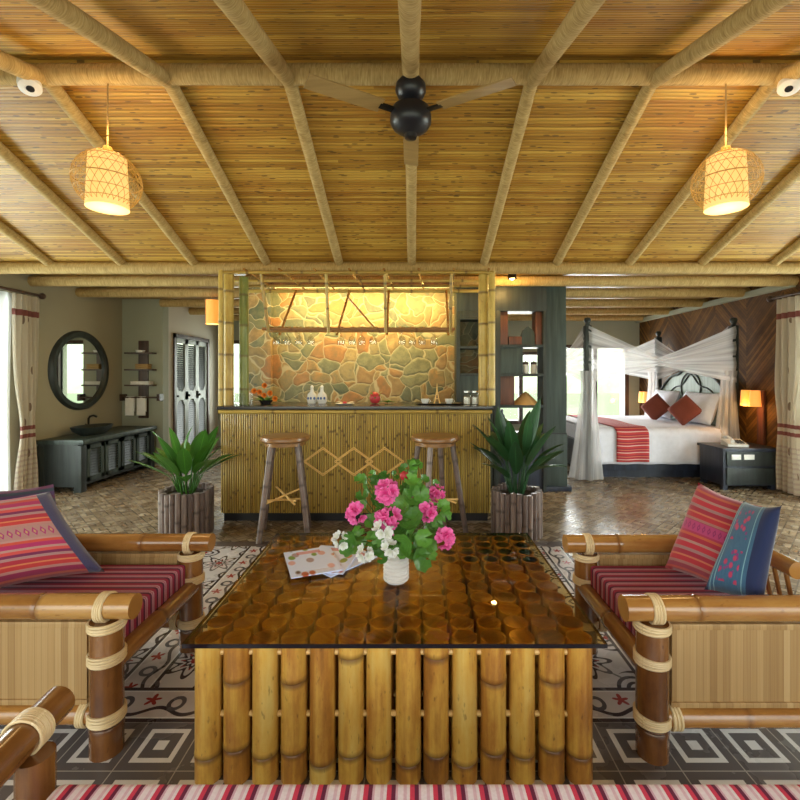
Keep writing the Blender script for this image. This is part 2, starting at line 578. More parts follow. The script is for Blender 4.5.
MT = {}
MT['ceiling'] = M('split_reed', f_reed_ceiling)
MT['rope'] = M('wrapped_rope', f_rope)
MT['table_bamboo'] = bamboo('yellow_bamboo', [(0.18, (0.20, 0.075, 0.018)), (0.42, (0.46, 0.20, 0.035)), (0.60, (0.66, 0.38, 0.07)), (0.85, (0.74, 0.54, 0.16))], (0.10, 0.035, 0.015), 0.32, 0.35)
MT['brown_bamboo'] = bamboo('brown_bamboo', [(0.2, (0.10, 0.034, 0.010)), (0.5, (0.20, 0.078, 0.020)), (0.8, (0.32, 0.145, 0.042))], (0.09, 0.03, 0.012), 0.25, 0.6)
MT['amber_bamboo'] = bamboo('amber_bamboo', [(0.2, (0.20, 0.075, 0.018)), (0.5, (0.36, 0.16, 0.038)), (0.8, (0.48, 0.26, 0.075))], (0.18, 0.07, 0.02), 0.22, 0.7)
MT['olive_bamboo'] = bamboo('olive_bamboo', [(0.2, (0.20, 0.11, 0.016)), (0.5, (0.46, 0.30, 0.055)), (0.8, (0.64, 0.47, 0.12))], (0.10, 0.045, 0.012), 0.4, 0.2)
MT['green_bamboo'] = bamboo('green_bamboo', [(0.2, (0.10, 0.14, 0.03)), (0.5, (0.19, 0.23, 0.05)), (0.8, (0.35, 0.36, 0.10))], (0.14, 0.10, 0.03), 0.4, 0.2)
MT['grey_bamboo'] = bamboo('grey_bamboo', [(0.2, (0.07, 0.045, 0.038)), (0.5, (0.145, 0.10, 0.085)), (0.8, (0.32, 0.25, 0.22))], (0.06, 0.04, 0.03), 0.4, 0.2)
MT['strip'] = M('bamboo_strip_panel', f_strip_panel)
MT['rattan'] = M('pale_rattan', f_rattan)
MT['stripe_y_shaded'] = M('striped_weave_shaded', f_seat_shaded)
MT['stripe_x'] = M('striped_weave_seat', stripes('x'))
MT['cushion_red'] = M('red_weave_blue_border', f_cushion_red)
MT['cushion_stripe'] = M('red_weave', f_cushion_stripe)
MT['cushion_blue'] = M('indigo_embroidery', f_cushion_blue)
MT['cushion_violet'] = M('violet_weave', f_cushion_violet)
MT['floor'] = M('patterned_tile', f_floor)
MT['plaster'] = M('olive_plaster', f_plaster((0.30, 0.28, 0.20), (0.37, 0.345, 0.25)))
MT['plaster_green'] = M('sage_plaster', f_plaster((0.30, 0.31, 0.23), (0.36, 0.37, 0.28)))
MT['plaster_white'] = M('cream_plaster', f_plaster((0.55, 0.50, 0.42), (0.62, 0.57, 0.48)))
MT['chevron'] = M('woven_wood', f_chevron)
MT['stone'] = M('rubble_stone', f_stone)
MT['dark_wood'] = wood('teal_black_wood', (0.012, 0.017, 0.018), (0.030, 0.040, 0.038), 0.45)
MT['teal_wood'] = wood('teal_wood', (0.020, 0.033, 0.030), (0.05, 0.072, 0.064), 0.45)
MT['navy_wood'] = wood('navy_wood', (0.012, 0.016, 0.03), (0.03, 0.04, 0.07), 0.35)
MT['brown_wood'] = wood('dark_brown_wood', (0.035, 0.018, 0.012), (0.09, 0.045, 0.03), 0.4)
MT['red_wood'] = wood('red_brown_wood', (0.07, 0.02, 0.008), (0.17, 0.05, 0.02), 0.4)
MT['seat_wood'] = wood('honey_wood', (0.18, 0.075, 0.02), (0.34, 0.165, 0.045), 0.35, 'x', 0.3)
MT['louver'] = wood('grey_green_wood', (0.26, 0.28, 0.25), (0.38, 0.40, 0.36), 0.45)
MT['louver_dark'] = wood('dark_louver', (0.05, 0.055, 0.06), (0.11, 0.12, 0.125), 0.4)
MT['headboard'] = wood('sage_headboard', (0.10, 0.15, 0.10), (0.17, 0.24, 0.17), 0.4)
MT['counter'] = plain('dark_counter', (0.03, 0.025, 0.03), 0.2)
MT['black'] = plain('black_paint', (0.012, 0.012, 0.016), 0.35)
MT['iron'] = plain('dark_iron', (0.02, 0.018, 0.018), 0.4, m=0.6)
MT['white_paint'] = plain('white_plastic', (0.78, 0.78, 0.78), 0.4)
MT['sheet'] = plain('white_sheet', (0.76, 0.77, 0.87), 0.8)
MT['towel'] = plain('white_towel', (0.78, 0.77, 0.74), 0.95)
MT['red_pillow'] = plain('rust_fabric', (0.22, 0.05, 0.03), 0.85)
MT['net'] = M('gauze_net', f_net)
MT['net_swag'] = M('gauze_net_swag', lambda: f_net(1.2, 12))
MT['curtain'] = M('printed_curtain', f_curtain)
MT['sheer'] = M('sheer_curtain', lambda: dict(c=(0.85, 0.86, 0.86), r=0.9, trans=0.6, alpha=0.75))
MT['runner'] = M('striped_runner', f_runner)
MT['leaf'] = M('lily_leaf', f_leaf((0.02, 0.09, 0.012), (0.09, 0.27, 0.035)))
MT['leaf_dark'] = M('dark_lily_leaf', f_leaf((0.012, 0.05, 0.018), (0.035, 0.12, 0.04)))
MT['leaf_bright'] = M('geranium_leaf', f_leaf((0.012, 0.075, 0.012), (0.17, 0.42, 0.06)))
MT['stem'] = plain('green_stem', (0.08, 0.20, 0.03), 0.5)
MT['soil'] = plain('dark_soil', (0.03, 0.02, 0.012), 0.95)
MT['pink'] = M('pink_petal', f_petal((0.72, 0.02, 0.24), (0.94, 0.20, 0.55)))
MT['white_petal'] = M('white_petal', f_petal((0.70, 0.74, 0.62), (0.88, 0.89, 0.90)))
MT['orange'] = M('orange_petal', f_petal((0.55, 0.12, 0.01), (0.90, 0.30, 0.04)))
MT['red_bud'] = plain('red_bud', (0.60, 0.04, 0.06), 0.5)
MT['vase'] = plain('white_stoneware', (0.66, 0.62, 0.60), 0.6)
MT['ceramic'] = plain('white_ceramic', (0.80, 0.80, 0.78), 0.2)
MT['print1'] = M('leaflet_print', f_print(2.3))
MT['print2'] = M('leaflet_print_b', f_print(7.1))
MT['print3'] = M('leaflet_print_c', f_print(4.7))
MT['table_glass'] = thin_glass('bronze_table_glass', (0.84, 0.74, 0.48), 0.75)
MT['glass_edge'] = plain('dark_glass_edge', (0.012, 0.008, 0.012), 0.1)
MT['pane'] = thin_glass('window_glass', (0.97, 0.99, 0.98))
MT['drink_glass'] = thin_glass('drinking_glass', (0.95, 0.96, 0.95), 2.0, 0.03)
MT['mirror'] = M('mirror_glass', lambda: dict(c=(0.85, 0.88, 0.86), m=1.0, r=0.02))
MT['steel'] = plain('brushed_steel', (0.5, 0.5, 0.5), 0.3, m=1.0)
MT['straw'] = plain('woven_straw', (0.42, 0.26, 0.10), 0.8)
MT['cane'] = plain('golden_cane', (0.70, 0.40, 0.09), 0.5)
MT['shade_lit'] = M('lit_cream_shade', lambda: dict(c=(0.72, 0.55, 0.28), r=0.8, e=(1.0, 0.62, 0.16), es=0.75))
MT['shade_glow'] = M('lit_diffuser', lambda: dict(c=(0.9, 0.85, 0.6), r=0.8, e=(1.0, 0.78, 0.34), es=0.8))
MT['shade_amber'] = M('lit_amber_shade', lambda: dict(c=(0.8, 0.45, 0.15), r=0.8, e=(1.0, 0.32, 0.04), es=0.85))
MT['bulb'] = M('bulb', lambda: dict(c=(1, 0.9, 0.7), r=0.5, e=(1.0, 0.75, 0.35), es=6.0))
MT['blade'] = wood('fan_blade_wood', (0.30, 0.19, 0.07), (0.40, 0.26, 0.10), 0.4, 'x')
MT['lattice'] = plain('split_bamboo_strip', (0.80, 0.52, 0.18), 0.4)
MT['fruit'] = plain('red_fruit', (0.50, 0.04, 0.05), 0.4)
MT['lawn'] = plain('lawn_green', (0.36, 0.44, 0.26), 0.9)


# ------------------------------------------------------------------ mesh helpers
class B:
    """collects shapes, then links them as one mesh"""
    def __init__(self):
        self.bm = bmesh.new()
        self.uv = self.bm.loops.layers.uv.new('UVMap')
        self.nd = self.bm.loops.layers.uv.new('nd')

    def quad_uv(self, f, uvs, nds=None):
        for i, l in enumerate(f.loops):
            l[self.uv].uv = uvs[i]
            if nds: l[self.nd].uv = (nds[i], 0)

    def box(self, c, s, bevel=0.0, rot=None, seg=2):
        mat = Matrix.Translation(c)
        if rot is not None: mat = mat @ rot.to_4x4()
        mat = mat @ Matrix.Diagonal((*s, 1))
        r = bmesh.ops.create_cube(self.bm, size=1, matrix=mat)
        if bevel > 0:
            es = list({e for v in r['verts'] for e in v.link_edges})
            bmesh.ops.bevel(self.bm, geom=es, offset=bevel, segments=seg, profile=0.7, affect='EDGES')
        return self

    def span(self, a, b, bevel=0.0):
        a, b = Vector(a), Vector(b)
        return self.box((a + b) / 2, tuple(abs(t) for t in (b - a)), bevel)

    def tube(self, pts, rad, seg=12, cap=True, nd=None, closed=False, twist=0.0):
        pts = [Vector(p) for p in pts]
        n = len(pts)
        if not hasattr(rad, '__len__'): rad = [rad] * n
        rings, L, acc = [], [], 0.0
        prev = None
        for i, p in enumerate(pts):
            if closed: t = pts[(i + 1) % n] - pts[i - 1]
            else: t = pts[min(i + 1, n - 1)] - pts[max(i - 1, 0)]
            t = t.normalized() if t.length > 1e-9 else Vector((0, 0, 1))
            if prev is None:
                ref = Vector((0, 0, 1)) if abs(t.z) < 0.9 else Vector((1, 0, 0))
                a = t.cross(ref).normalized()
            else:
                a = (prev - t * prev.dot(t)).normalized()
            prev = a
            b = t.cross(a)
            rings.append([self.bm.verts.new(p + (a * math.cos(2 * PI * k / seg) + b * math.sin(2 * PI * k / seg)) * rad[i]) for k in range(seg)])
            if i: acc += (pts[i] - pts[i - 1]).length
            L.append(acc)
        m_ = n if closed else n - 1
        for i in range(m_):
            j = (i + 1) % n
            for k in range(seg):
                k2 = (k + 1) % seg
                f = self.bm.faces.new((rings[i][k], rings[i][k2], rings[j][k2], rings[j][k]))
                u0, u1 = k / seg, (k + 1) / seg
                nds = [nd[i], nd[i], nd[j], nd[j]] if nd else None
                self.quad_uv(f, [(u0, L[i]), (u1, L[i]), (u1, L[j]), (u0, L[j])], nds)
        if cap and not closed:
            for ring, rev in ((rings[0], True), (rings[-1], False)):
                f = self.bm.faces.new(list(reversed(ring)) if rev else ring)
                for l in f.loops: l[self.uv].uv = (0.5, L[0] if rev else L[-1])
        return self

    def bamboo(self, a, b, r, nodes=(), seg=16, taper=1.0, hollow=0.0):
        a, b = Vector(a), Vector(b)
        L = (b - a).length
        d = 0.006
        ts, rs, ns = [0.0], [r], [0.0]
        def rr(t): return r * (1 + (taper - 1) * t)
        for t in sorted(nodes):
            for off, k, n_ in ((-3.0, 1.0, 0), (-1.0, 1.035, 0.7), (0.0, 0.985, 1.0), (1.0, 1.05, 0.7), (3.0, 1.0, 0)):
                q = t + off * d / L
                if 0 < q < 1: ts.append(q); rs.append(rr(q) * k); ns.append(n_)
        ts.append(1.0); rs.append(rr(1.0)); ns.append(0.0)
        pts = [a.lerp(b, t) for t in ts]
        if hollow:
            pts += [b, b - (b - a).normalized() * hollow]
            rs += [rs[-1] * 0.78, rs[-1] * 0.72]; ns += [0.0, 0.9]
        return self.tube(pts, rs, seg, True, ns)

    def lathe(self, prof, c=(0, 0, 0), seg=28, rot=None):
        """prof: list of (radius, z)"""
        c = Vector(c)
        rings = []
        for r, z in prof:
            ring = []
            for k in range(seg):
                p = Vector((r * math.cos(2 * PI * k / seg), r * math.sin(2 * PI * k / seg), z))
                if rot is not None: p = rot @ p
                ring.append(self.bm.verts.new(c + p))
            rings.append(ring)
        for i in range(len(rings) - 1):
            for k in range(seg):
                k2 = (k + 1) % seg
                f = self.bm.faces.new((rings[i][k], rings[i][k2], rings[i + 1][k2], rings[i + 1][k]))
                self.quad_uv(f, [(k / seg, prof[i][1]), ((k + 1) / seg, prof[i][1]), ((k + 1) / seg, prof[i + 1][1]), (k / seg, prof[i + 1][1])])
        if prof[0][0] > 1e-4: self.bm.faces.new(list(reversed(rings[0])))
        if prof[-1][0] > 1e-4: self.bm.faces.new(rings[-1])
        return self

    def ball(self, c, r, s=(1, 1, 1), seg=14):
        mat = Matrix.Translation(c) @ Matrix.Diagonal((r * s[0], r * s[1], r * s[2], 1))
        bmesh.ops.create_uvsphere(self.bm, u_segments=seg, v_segments=max(6, seg * 2 // 3), radius=1, matrix=mat)
        return self

    def sheet(self, fn, nu, nv, flip=False):
        g = [[self.bm.verts.new(fn(i / nu, j / nv)) for i in range(nu + 1)] for j in range(nv + 1)]
        for j in range(nv):
            for i in range(nu):
                f = self.bm.faces.new((g[j][i], g[j][i + 1], g[j + 1][i + 1], g[j + 1][i]))
                self.quad_uv(f, [(i / nu, j / nv), ((i + 1) / nu, j / nv), ((i + 1) / nu, (j + 1) / nv), (i / nu, (j + 1) / nv)])
        return self

    def prism(self, poly, vecdir):
        """extruded polygon: list of 3D points, extrusion vector"""
        vd = Vector(vecdir)
        a = [self.bm.verts.new(Vector(p)) for p in poly]
        b = [self.bm.verts.new(Vector(p) + vd) for p in poly]
        n = len(poly)
        self.bm.faces.new(a); self.bm.faces.new(list(reversed(b)))
        for i in range(n):
            j = (i + 1) % n
            self.bm.faces.new((a[j], a[i], b[i], b[j]))
        return self

    def leaf(self, base, direction, up, L, W, bend=0.4, fold=0.25, n=8, shape=0.9):
        """pointed blade that starts at base and bends down along its length"""
        d = Vector(direction).normalized(); upv = Vector(up)
        side = d.cross(upv).normalized()
        nrm = side.cross(d).normalized()
        rows = []
        pos = Vector(base); ang = 0.0
        for i in range(n + 1):
            t = i / n
            w = W * (math.sin(PI * min(1, t ** shape * 0.96 + 0.04)) ** 0.8) * 0.5
            if i: 
                ang += bend / n
                pos = pos + (d * math.cos(ang) - nrm * math.sin(ang)) * (L / n)
            nn = nrm * math.cos(ang) + d * math.sin(ang)
            rows.append([self.bm.verts.new(pos - side * w + nn * w * fold), self.bm.verts.new(pos.copy()), self.bm.verts.new(pos + side * w + nn * w * fold)])
        for i in range(n):
            for k in range(2):
                f = self.bm.faces.new((rows[i][k], rows[i][k + 1], rows[i + 1][k + 1], rows[i + 1][k]))
                self.quad_uv(f, [(k / 2, i / n), ((k + 1) / 2, i / n), ((k + 1) / 2, (i + 1) / n), (k / 2, (i + 1) / n)])
        return self

    def build(self, name, mat, parent=None, smooth_deg=38, loc=None, solid=0.0):
        bmesh.ops.recalc_face_normals(self.bm, faces=self.bm.faces[:])
        me = bpy.data.meshes.new(name)
        self.bm.to_mesh(me); self.bm.free()
        me.polygons.foreach_set('use_smooth', [True] * len(me.polygons))
        me.set_sharp_from_angle(angle=math.radians(smooth_deg))
        me.materials.append(MT[mat] if isinstance(mat, str) else mat)
        o = bpy.data.objects.new(name, me)
        col.objects.link(o)
        if parent is not None: o.parent = parent
        if loc is not None: o.location = loc
        if solid:
            md = o.modifiers.new('thickness', 'SOLIDIFY'); md.thickness = solid
        return o


def tag(o, label, cat, group=None):
    o['label'] = label; o['category'] = cat
    if group: o['group'] = group
    return o


def thing(name, label, cat, loc=(0, 0, 0), rz=0.0, group=None):
    o = bpy.data.objects.new(name, None)
    col.objects.link(o)
    o.location = loc; o.rotation_euler = (0, 0, rz)
    o.empty_display_size = 0.1
    return tag(o, label, cat, group)


def kids(o): return [c for c in col.objects if c.parent == o]


def copy_tree(o, parent=None):
    c = o.copy(); col.objects.link(c)
    if parent is not None: c.parent = parent
    for ch in kids(o): copy_tree(ch, c)
    return c


def structure(o):
    o['kind'] = 'structure'
    return o


def P(px, py, Y):
    """point of the room at depth Y seen at this spot of the photograph (used once, to survey the room)"""
    return Vector(((px - 413) * Y / 450, Y, 1.25 - (py - 375) * Y / 450))


# ================================================================== THE SETTING
structure(B().box((0, 3.2, -0.05), (8.4, 10.0, 0.1)).build('floor', 'floor'))
structure(B().box((0, 3.2, -0.16), (60, 60, 0.1)).build('ground', 'lawn'))

RY, RZ = 2.38, 2.84          # ridge
FS = (2.21 - 2.84) / (4.06 - 2.38)   # slope of the far side
NS = 0.295                    # slope of the near side
TH = 0.075


def slab(name, y0, z0, y1, z1, mat):
    poly = [(-4.1, y0, z0), (-4.1, y1, z1), (-4.1, y1, z1 + 0.08), (-4.1, y0, z0 + 0.08)]
    return structure(B().prism(poly, (8.2, 0, 0)).build(name, mat))


slab('ceiling_front', -0.9, RZ + TH - NS * (RY + 0.9), RY, RZ + TH, 'ceiling')
slab('ceiling_middle', RY, RZ + 0.055, 4.16, RZ + 0.055 + FS * (4.16 - RY), 'ceiling')
slab('ceiling_back', 4.16, 2.30, 8.1, 2.30, 'ceiling')

trim_no = [0]


def log(a, b, r, mat='rope', seg=18):
    trim_no[0] += 1
    a, b = Vector(a), Vector(b)
    n = 14
    pts = [a.lerp(b, i / n) for i in range(n + 1)]
    rs = [r * (1 + 0.02 * math.sin(i * 2.1 + trim_no[0])) for i in range(n + 1)]
    return structure(B().tube(pts, rs, seg).build('trim_%d' % trim_no[0], mat))


log((-4.0, RY, RZ), (4.0, RY, RZ), 0.050)                         # ridge pole
log((-4.0, 4.06, 2.215), (4.0, 4.06, 2.215), 0.052)               # eave plate
for k in range(-6, 7):
    x = 0.65 * k - 0.012
    if abs(x) > 3.95: continue
    log((x, RY + 0.03, RZ - 0.005), (x, 4.06, 2.245), 0.037)
for k in range(-3, 4):
    x = 0.65 * k - 0.012
    log((x, RY + 0.02, RZ - 0.015), (x, -0.7, RZ - 0.015 - NS * (RY + 0.7)), 0.042)
for y in (4.72, 5.38, 6.15, 6.95, 7.72):
    log((-4.0 if y < 6.1 else -3.44, y, 2.235), (4.0, y, 2.235), 0.055)


def wall_x(name, x, t, mat, opening, y0, y1, h=3.0):
    """side wall (in the YZ plane) with one opening (ya, yb, za, zb)"""
    b = B()
    ya, yb, za, zb = opening
    b.span((x, y0, 0), (x + t, ya, h)); b.span((x, yb, 0), (x + t, y1, h))
    b.span((x, ya, zb), (x + t, yb, h))
    if za > 0.01: b.span((x, ya, 0), (x + t, yb, za))
    return structure(b.build(name, mat))


wall_x('wall_left', -4.15, 0.15, 'plaster', (2.35, 4.45, 0, 2.08), -0.9, 6.3)
wall_x('wall_right', 4.0, 0.15, 'chevron', (2.35, 4.60, 0, 2.08), -0.9, 8.0)
structure(B().span((-4.15, 6.19, 0), (-3.44, 6.33, 2.30)).build('wall_alcove', 'plaster_green'))
bw = B()
bw.span((-3.60, 6.33, 0), (-3.44, 6.45, 2.30)); bw.span((-3.60, 7.55, 0), (-3.44, 7.95, 2.30)); bw.span((-3.60, 6.45, 1.85), (-3.44, 7.55, 2.30))
structure(bw.build('wall_closet', 'plaster_white'))
# back wall with three windows
b = B()
XW = [(-3.25, -1.75, 0.55, 1.80), (1.45, 2.35, 0.45, 1.60), (2.70, 3.72, 0.45, 1.72)]
xs = -3.6
for (xa, xb, za, zb) in XW:
    b.span((xs, 7.95, 0), (xa, 8.10, 2.30))
    b.span((xa, 7.95, 0), (xb, 8.10, za)); b.span((xa, 7.95, zb), (xb, 8.10, 2.30))
    xs = xb
b.span((xs, 7.95, 0), (4.15, 8.10, 2.30))
structure(b.build('wall_back', 'plaster_green'))
for i, (xa, xb, za, zb) in enumerate(XW):
    w = B(); f = 0.055
    w.span((xa - 0.07, 7.90, za - 0.06), (xa, 8.0, zb + 0.06)); w.span((xb, 7.90, za - 0.06), (xb + 0.07, 8.0, zb + 0.06))
    w.span((xa - 0.07, 7.90, za - 0.06), (xb + 0.07, 8.0, za)); w.span((xa - 0.07, 7.90, zb), (xb + 0.07, 8.0, zb + 0.06))
    xm = (xa + xb) / 2
    w.span((xm - 0.035, 7.92, za), (xm + 0.035, 7.99, zb))
    wo = structure(w.build('window_%d' % (i + 1), 'brown_wood'))
    B().span((xa, 8.01, za), (xb, 8.016, zb)).build('window_pane', 'pane', wo)
# glass doors to the terrace on both sides
for i, (x, ya, yb) in enumerate(((-4.11, 2.35, 4.45), (4.04, 2.35, 4.60))):
    w = B()
    for y in (ya, (ya + yb) / 2 - 0.03, yb - 0.06): w.span((x, y, 0), (x + 0.06, y + 0.06, 2.08))
    w.span((x, ya, 2.0), (x + 0.06, yb, 2.08)); w.span((x, ya, 0), (x + 0.06, yb, 0.07))
    wo = structure(w.build('door_%d' % (i + 1), 'brown_wood'))
    B().span((x + 0.025, ya + 0.06, 0.07), (x + 0.031, yb - 0.06, 2.0)).build('door_pane', 'pane', wo)
structure(B().span((3.93, 4.7, 2.17), (4.0, 7.95, 2.23)).build('trim_%d' % (trim_no[0] + 1), 'plaster_green'))
trim_no[0] += 1

# stone feature wall behind the bar
b = B()
b.span((-1.56, 5.0, 0), (0.46, 5.12, 2.28)).span((-1.83, 4.93, 0), (-1.56, 5.12, 2.28)).span((0.46, 5.05, 0.9), (0.84, 5.12, 2.28))
structure(b.build('wall_bar', 'stone'))

# ================================================================== COFFEE TABLE
tb = thing('coffee_table', 'low square coffee table of upright yellow bamboo poles under tinted glass', 'table', (0, 0, 0))
TX0, DX, TY0, DY = -0.6375, 0.08896, 1.405, 0.0845
NXP, NYP = 14, 11
variants = []
for k in range(6):
    nodes = sorted([R.uniform(0.12, 0.30)] + ([R.uniform(0.7, 0.92)] if k % 2 else []))
    bb = B().bamboo((0, 0, 0), (0, 0, 0.433), 0.0405, nodes, 20, R.uniform(0.97, 1.02), 0.045)
    variants.append(bb)
pole_meshes = []
for k, bb in enumerate(variants):
    o = bb.build('bamboo_pole', 'table_bamboo', tb)
    pole_meshes.append(o.data)
    o.location = (TX0 + k * DX, TY0, 0)
    o.rotation_euler = (0, 0, R.uniform(0, 6))
rest = B()
cnt = 6
for j in range(NYP):
    for i in range(NXP):
        if j == 0 and i < 6: continue
        x, y = TX0 + i * DX + R.uniform(-.003, .003), TY0 + j * DY + R.uniform(-.003, .003)
        if cnt < 100:
            src = [c for c in (pole_meshes[R.randrange(6)],)][0]
            o = bpy.data.objects.new('bamboo_pole', src); col.objects.link(o); o.parent = tb
            o.location = (x, y, 0); o.rotation_euler = (0, 0, R.uniform(0, 6))
            cnt += 1
        else:
            rest.bamboo((x, y, 0), (x, y, 0.433), 0.0405, (R.uniform(.1, .3),), 14, 1.0, 0.045)
o = rest.build('bamboo_pole_cluster', 'table_bamboo', tb); o['kind'] = 'stuff'
for j in range(NYP):
    for z in (0.195, 0.387):
        y = TY0 + j * DY
        B().tube([(TX0 - 0.03, y, z), (TX0 + 13 * DX + 0.03, y, z)], 0.009, 8).build('dowel', 'lattice', tb)
go = B().box((-0.055, 1.8175, 0.440), (1.27, 0.945, 0.0125), 0.003).build('glass_top', 'table_glass', tb)
go['label'] = 'bronze tinted glass pane'
eb = B()
gx0, gx1, gy0, gy1 = -0.690, 0.580, 1.345, 2.290
eb.span((gx0 - .001, gy0 - .0015, .4335), (gx1 + .001, gy0 - .0003, .4463)).span((gx0 - .001, gy1 + .0003, .4335), (gx1 + .001, gy1 + .0015, .4463))
eb.span((gx0 - .0015, gy0, .4335), (gx0 - .0003, gy1, .4463)).span((gx1 + .0003, gy0, .4335), (gx1 + .0015, gy1, .4463))
go2 = eb.build('glass_edge', 'glass_edge', go)
GT = 0.4467

# leaflets on the table
def leaflet(c, size, rz, z, mat, label):
    b = B()
    w, h = size
    b.box((0, 0, 0), (w, h, 0.004))
    for f in b.bm.faces:
        for l in f.loops:
            l[b.uv].uv = (l.vert.co.x / w + 0.5, l.vert.co.y / h + 0.5)
    o = b.build('leaflet', mat)
    o.location = (c[0], c[1], z); o.rotation_euler = (0, 0, rz)
    return tag(o, label, 'leaflet', 'printed leaflets on the table')


leaflet((-0.315, 1.95), (0.20, 0.27), math.radians(-40), GT + 0.0025, 'print3', 'printed leaflet lying lowest of the fan on the glass table')
leaflet((-0.355, 1.95), (0.20, 0.27), math.radians(-10), GT + 0.007, 'print2', 'printed leaflet in the middle of the fanned pile of three')
leaflet((-0.43, 1.915), (0.205, 0.27), math.radians(22), GT + 0.0115, 'print1', 'printed leaflet with food pictures on top of the fanned pile')

# vase and flowers
VX, VY = -0.066, 1.76
vb = B().lathe([(0.001, 0), (0.040, 0), (0.043, 0.006), (0.0455, 0.03), (0.047, 0.07), (0.0455, 0.10), (0.041, 0.112), (0.039, 0.113), (0.036, 0.110), (0.036, 0.02), (0.001, 0.015)])
for k in range(7):
    z = 0.012 + k * 0.014
    pts = [(0.0462 * math.cos(a) * (1 + 0.012 * math.sin(9 * a + k)), 0.0462 * math.sin(a) * (1 + 0.012 * math.sin(9 * a + k)), z) for a in [2 * PI * q / 36 for q in range(36)]]
    vb.tube(pts, 0.0045, 6, closed=True)
vo = vb.build('flower_vase', 'vase', loc=(VX, VY, GT))
tag(vo, 'small white ribbed vase holding flowers on the glass table', 'vase')
MOUTH = Vector((VX, VY, GT + 0.11))


def stem_to(b, tip, r=0.0028):
    tip = Vector(tip)
    p0 = MOUTH + Vector((R.uniform(-.02, .02), R.uniform(-.02, .02), -0.05))
    mid = (p0 + tip) / 2 + Vector((0, 0, 0.05))
    mid.x = p0.x + (tip.x - p0.x) * 0.35
    pts = []
    for i in range(9):
        t = i / 8
        pts.append(p0 * (1 - t) ** 2 + mid * 2 * t * (1 - t) + tip * t * t)
    b.tube(pts, r, 6)


def petal(b, base, d, up, L, W, ruf):
    """rounded ruffled petal"""
    d = Vector(d).normalized(); side = d.cross(Vector(up)).normalized(); n = side.cross(d).normalized()
    ph = R.uniform(0, 6)
    def fn(u, v):
        s = (u - 0.5) * 2
        w = W * 0.5 * (0.22 + 0.78 * math.sin(PI * min(1, 0.12 + v * 0.62)))
        l = L * v * (1 - 0.16 * s * s * v)
        return Vector(base) + d * l + side * (s * w) + n * (ruf * v * math.sin(5 * s + ph) * 0.5 + 0.35 * L * v * v * (0.5 - abs(s) * 0.3))
    b.sheet(fn, 6, 5)


def flower(pxy, Y, size, mat, label, face=(0, -1, 0.35), cat='flower', group='artificial flowers in the vase', n=9):
    tip = P(pxy[0], pxy[1], Y + 0.07)
    t = thing('geranium_flower', label, cat, (VX, VY, GT + 0.06), 0, group)
    off = Vector((VX, VY, GT + 0.06))
    f = Vector(face).normalized()
    b = B()
    a1 = f.orthogonal().normalized(); a2 = f.cross(a1)
    for k in range(n):
        # florets over a dome turned towards face, five ruffled petals each
        ph = k * 2.39996 + R.uniform(-.4, .4); c = 1 - 1.1 * (k + 0.3) / n
        sn = math.sqrt(max(0, 1 - c * c))
        d = (f * c + (a1 * math.cos(ph) + a2 * math.sin(ph)) * sn).normalized()
        ctr = tip - off + d * size * R.uniform(0.20, 0.34) + Vector((R.uniform(-1, 1), 0, R.uniform(-1, 1))) * size * 0.08
        e1 = d.orthogonal().normalized(); e2 = d.cross(e1); r0 = R.uniform(0, 6)
        fs = size * R.uniform(0.24, 0.36)
        for q in range(5):
            a = r0 + q * 2 * PI / 5
            petal(b, ctr, (e1 * math.cos(a) + e2 * math.sin(a)) + d * 0.35, d, fs, fs * 0.95, fs * 0.22)
    b.build('petals', mat, t, 80)
    s = B(); stem_to(s, tip - f * size * 0.1)
    so = s.build('stem', 'stem', t); so.location = -off
    return t


fl = [((388, 491), 1.60, 0.098, 'pink', 'large pink ruffled flower facing forward high in the bouquet', (0.0, -1, 0.4)),
      ((357, 512), 1.62, 0.092, 'pink', 'pink ruffled flower over the white ones on the leaflets side', (-0.6, -1, 0.25)),
      ((388, 520), 1.56, 0.094, 'pink', 'pink ruffled flower low in the bouquet right above white blooms'.replace('right ', ''), (0.1, -1, 0.1)),
      ((436, 493), 1.74, 0.072, 'pink', 'small pink flower high beside the bar stool leg', (0.5, -1, 0.4)),
      ((427, 512), 1.62, 0.078, 'pink', 'small pink flower between the large leaves half turned away', (0.6, -0.8, 0.5)),
      ((445, 538), 1.60, 0.088, 'pink', 'pink ruffled flower drooping lowest, over bare table glass', (0.6, -1, 0.1))]
for (p, Y, s, mt, lab, fc) in fl: flower(p, Y, s, mt, lab, fc)
wl = [((341, 540), 1.60, 0.075, 'white bloom hanging lowest over the printed leaflets', (-0.5, -1, -0.1)),
      ((366, 553), 1.54, 0.068, 'white bloom hanging beside the vase rim', (-0.3, -1, -0.2)),
      ((384, 532), 1.52, 0.075, 'white bloom just beneath the low pink flower', (0, -1, 0.2)),
      ((389, 549), 1.50, 0.072, 'white bloom drooping in front of the vase mouth', (0.1, -1, -0.1))]
for (p, Y, s, lab, fc) in wl: flower(p, Y, s, 'white_petal', lab, fc, n=5)
# a closed bud
bt = P(404, 476, 1.77)
t = thing('flower_bud', 'small red bud at the top of the bouquet', 'flower', (VX, VY, GT + 0.06), 0, 'artificial flowers in the vase')
B().lathe([(0.001, -0.018), (0.013, -0.012), (0.018, 0.0), (0.014, 0.012), (0.001, 0.02)], bt - t.location, 12).build('bud', 'red_bud', t)
s = B(); stem_to(s, bt); so = s.build('stem', 'stem', t); so.location = -t.location


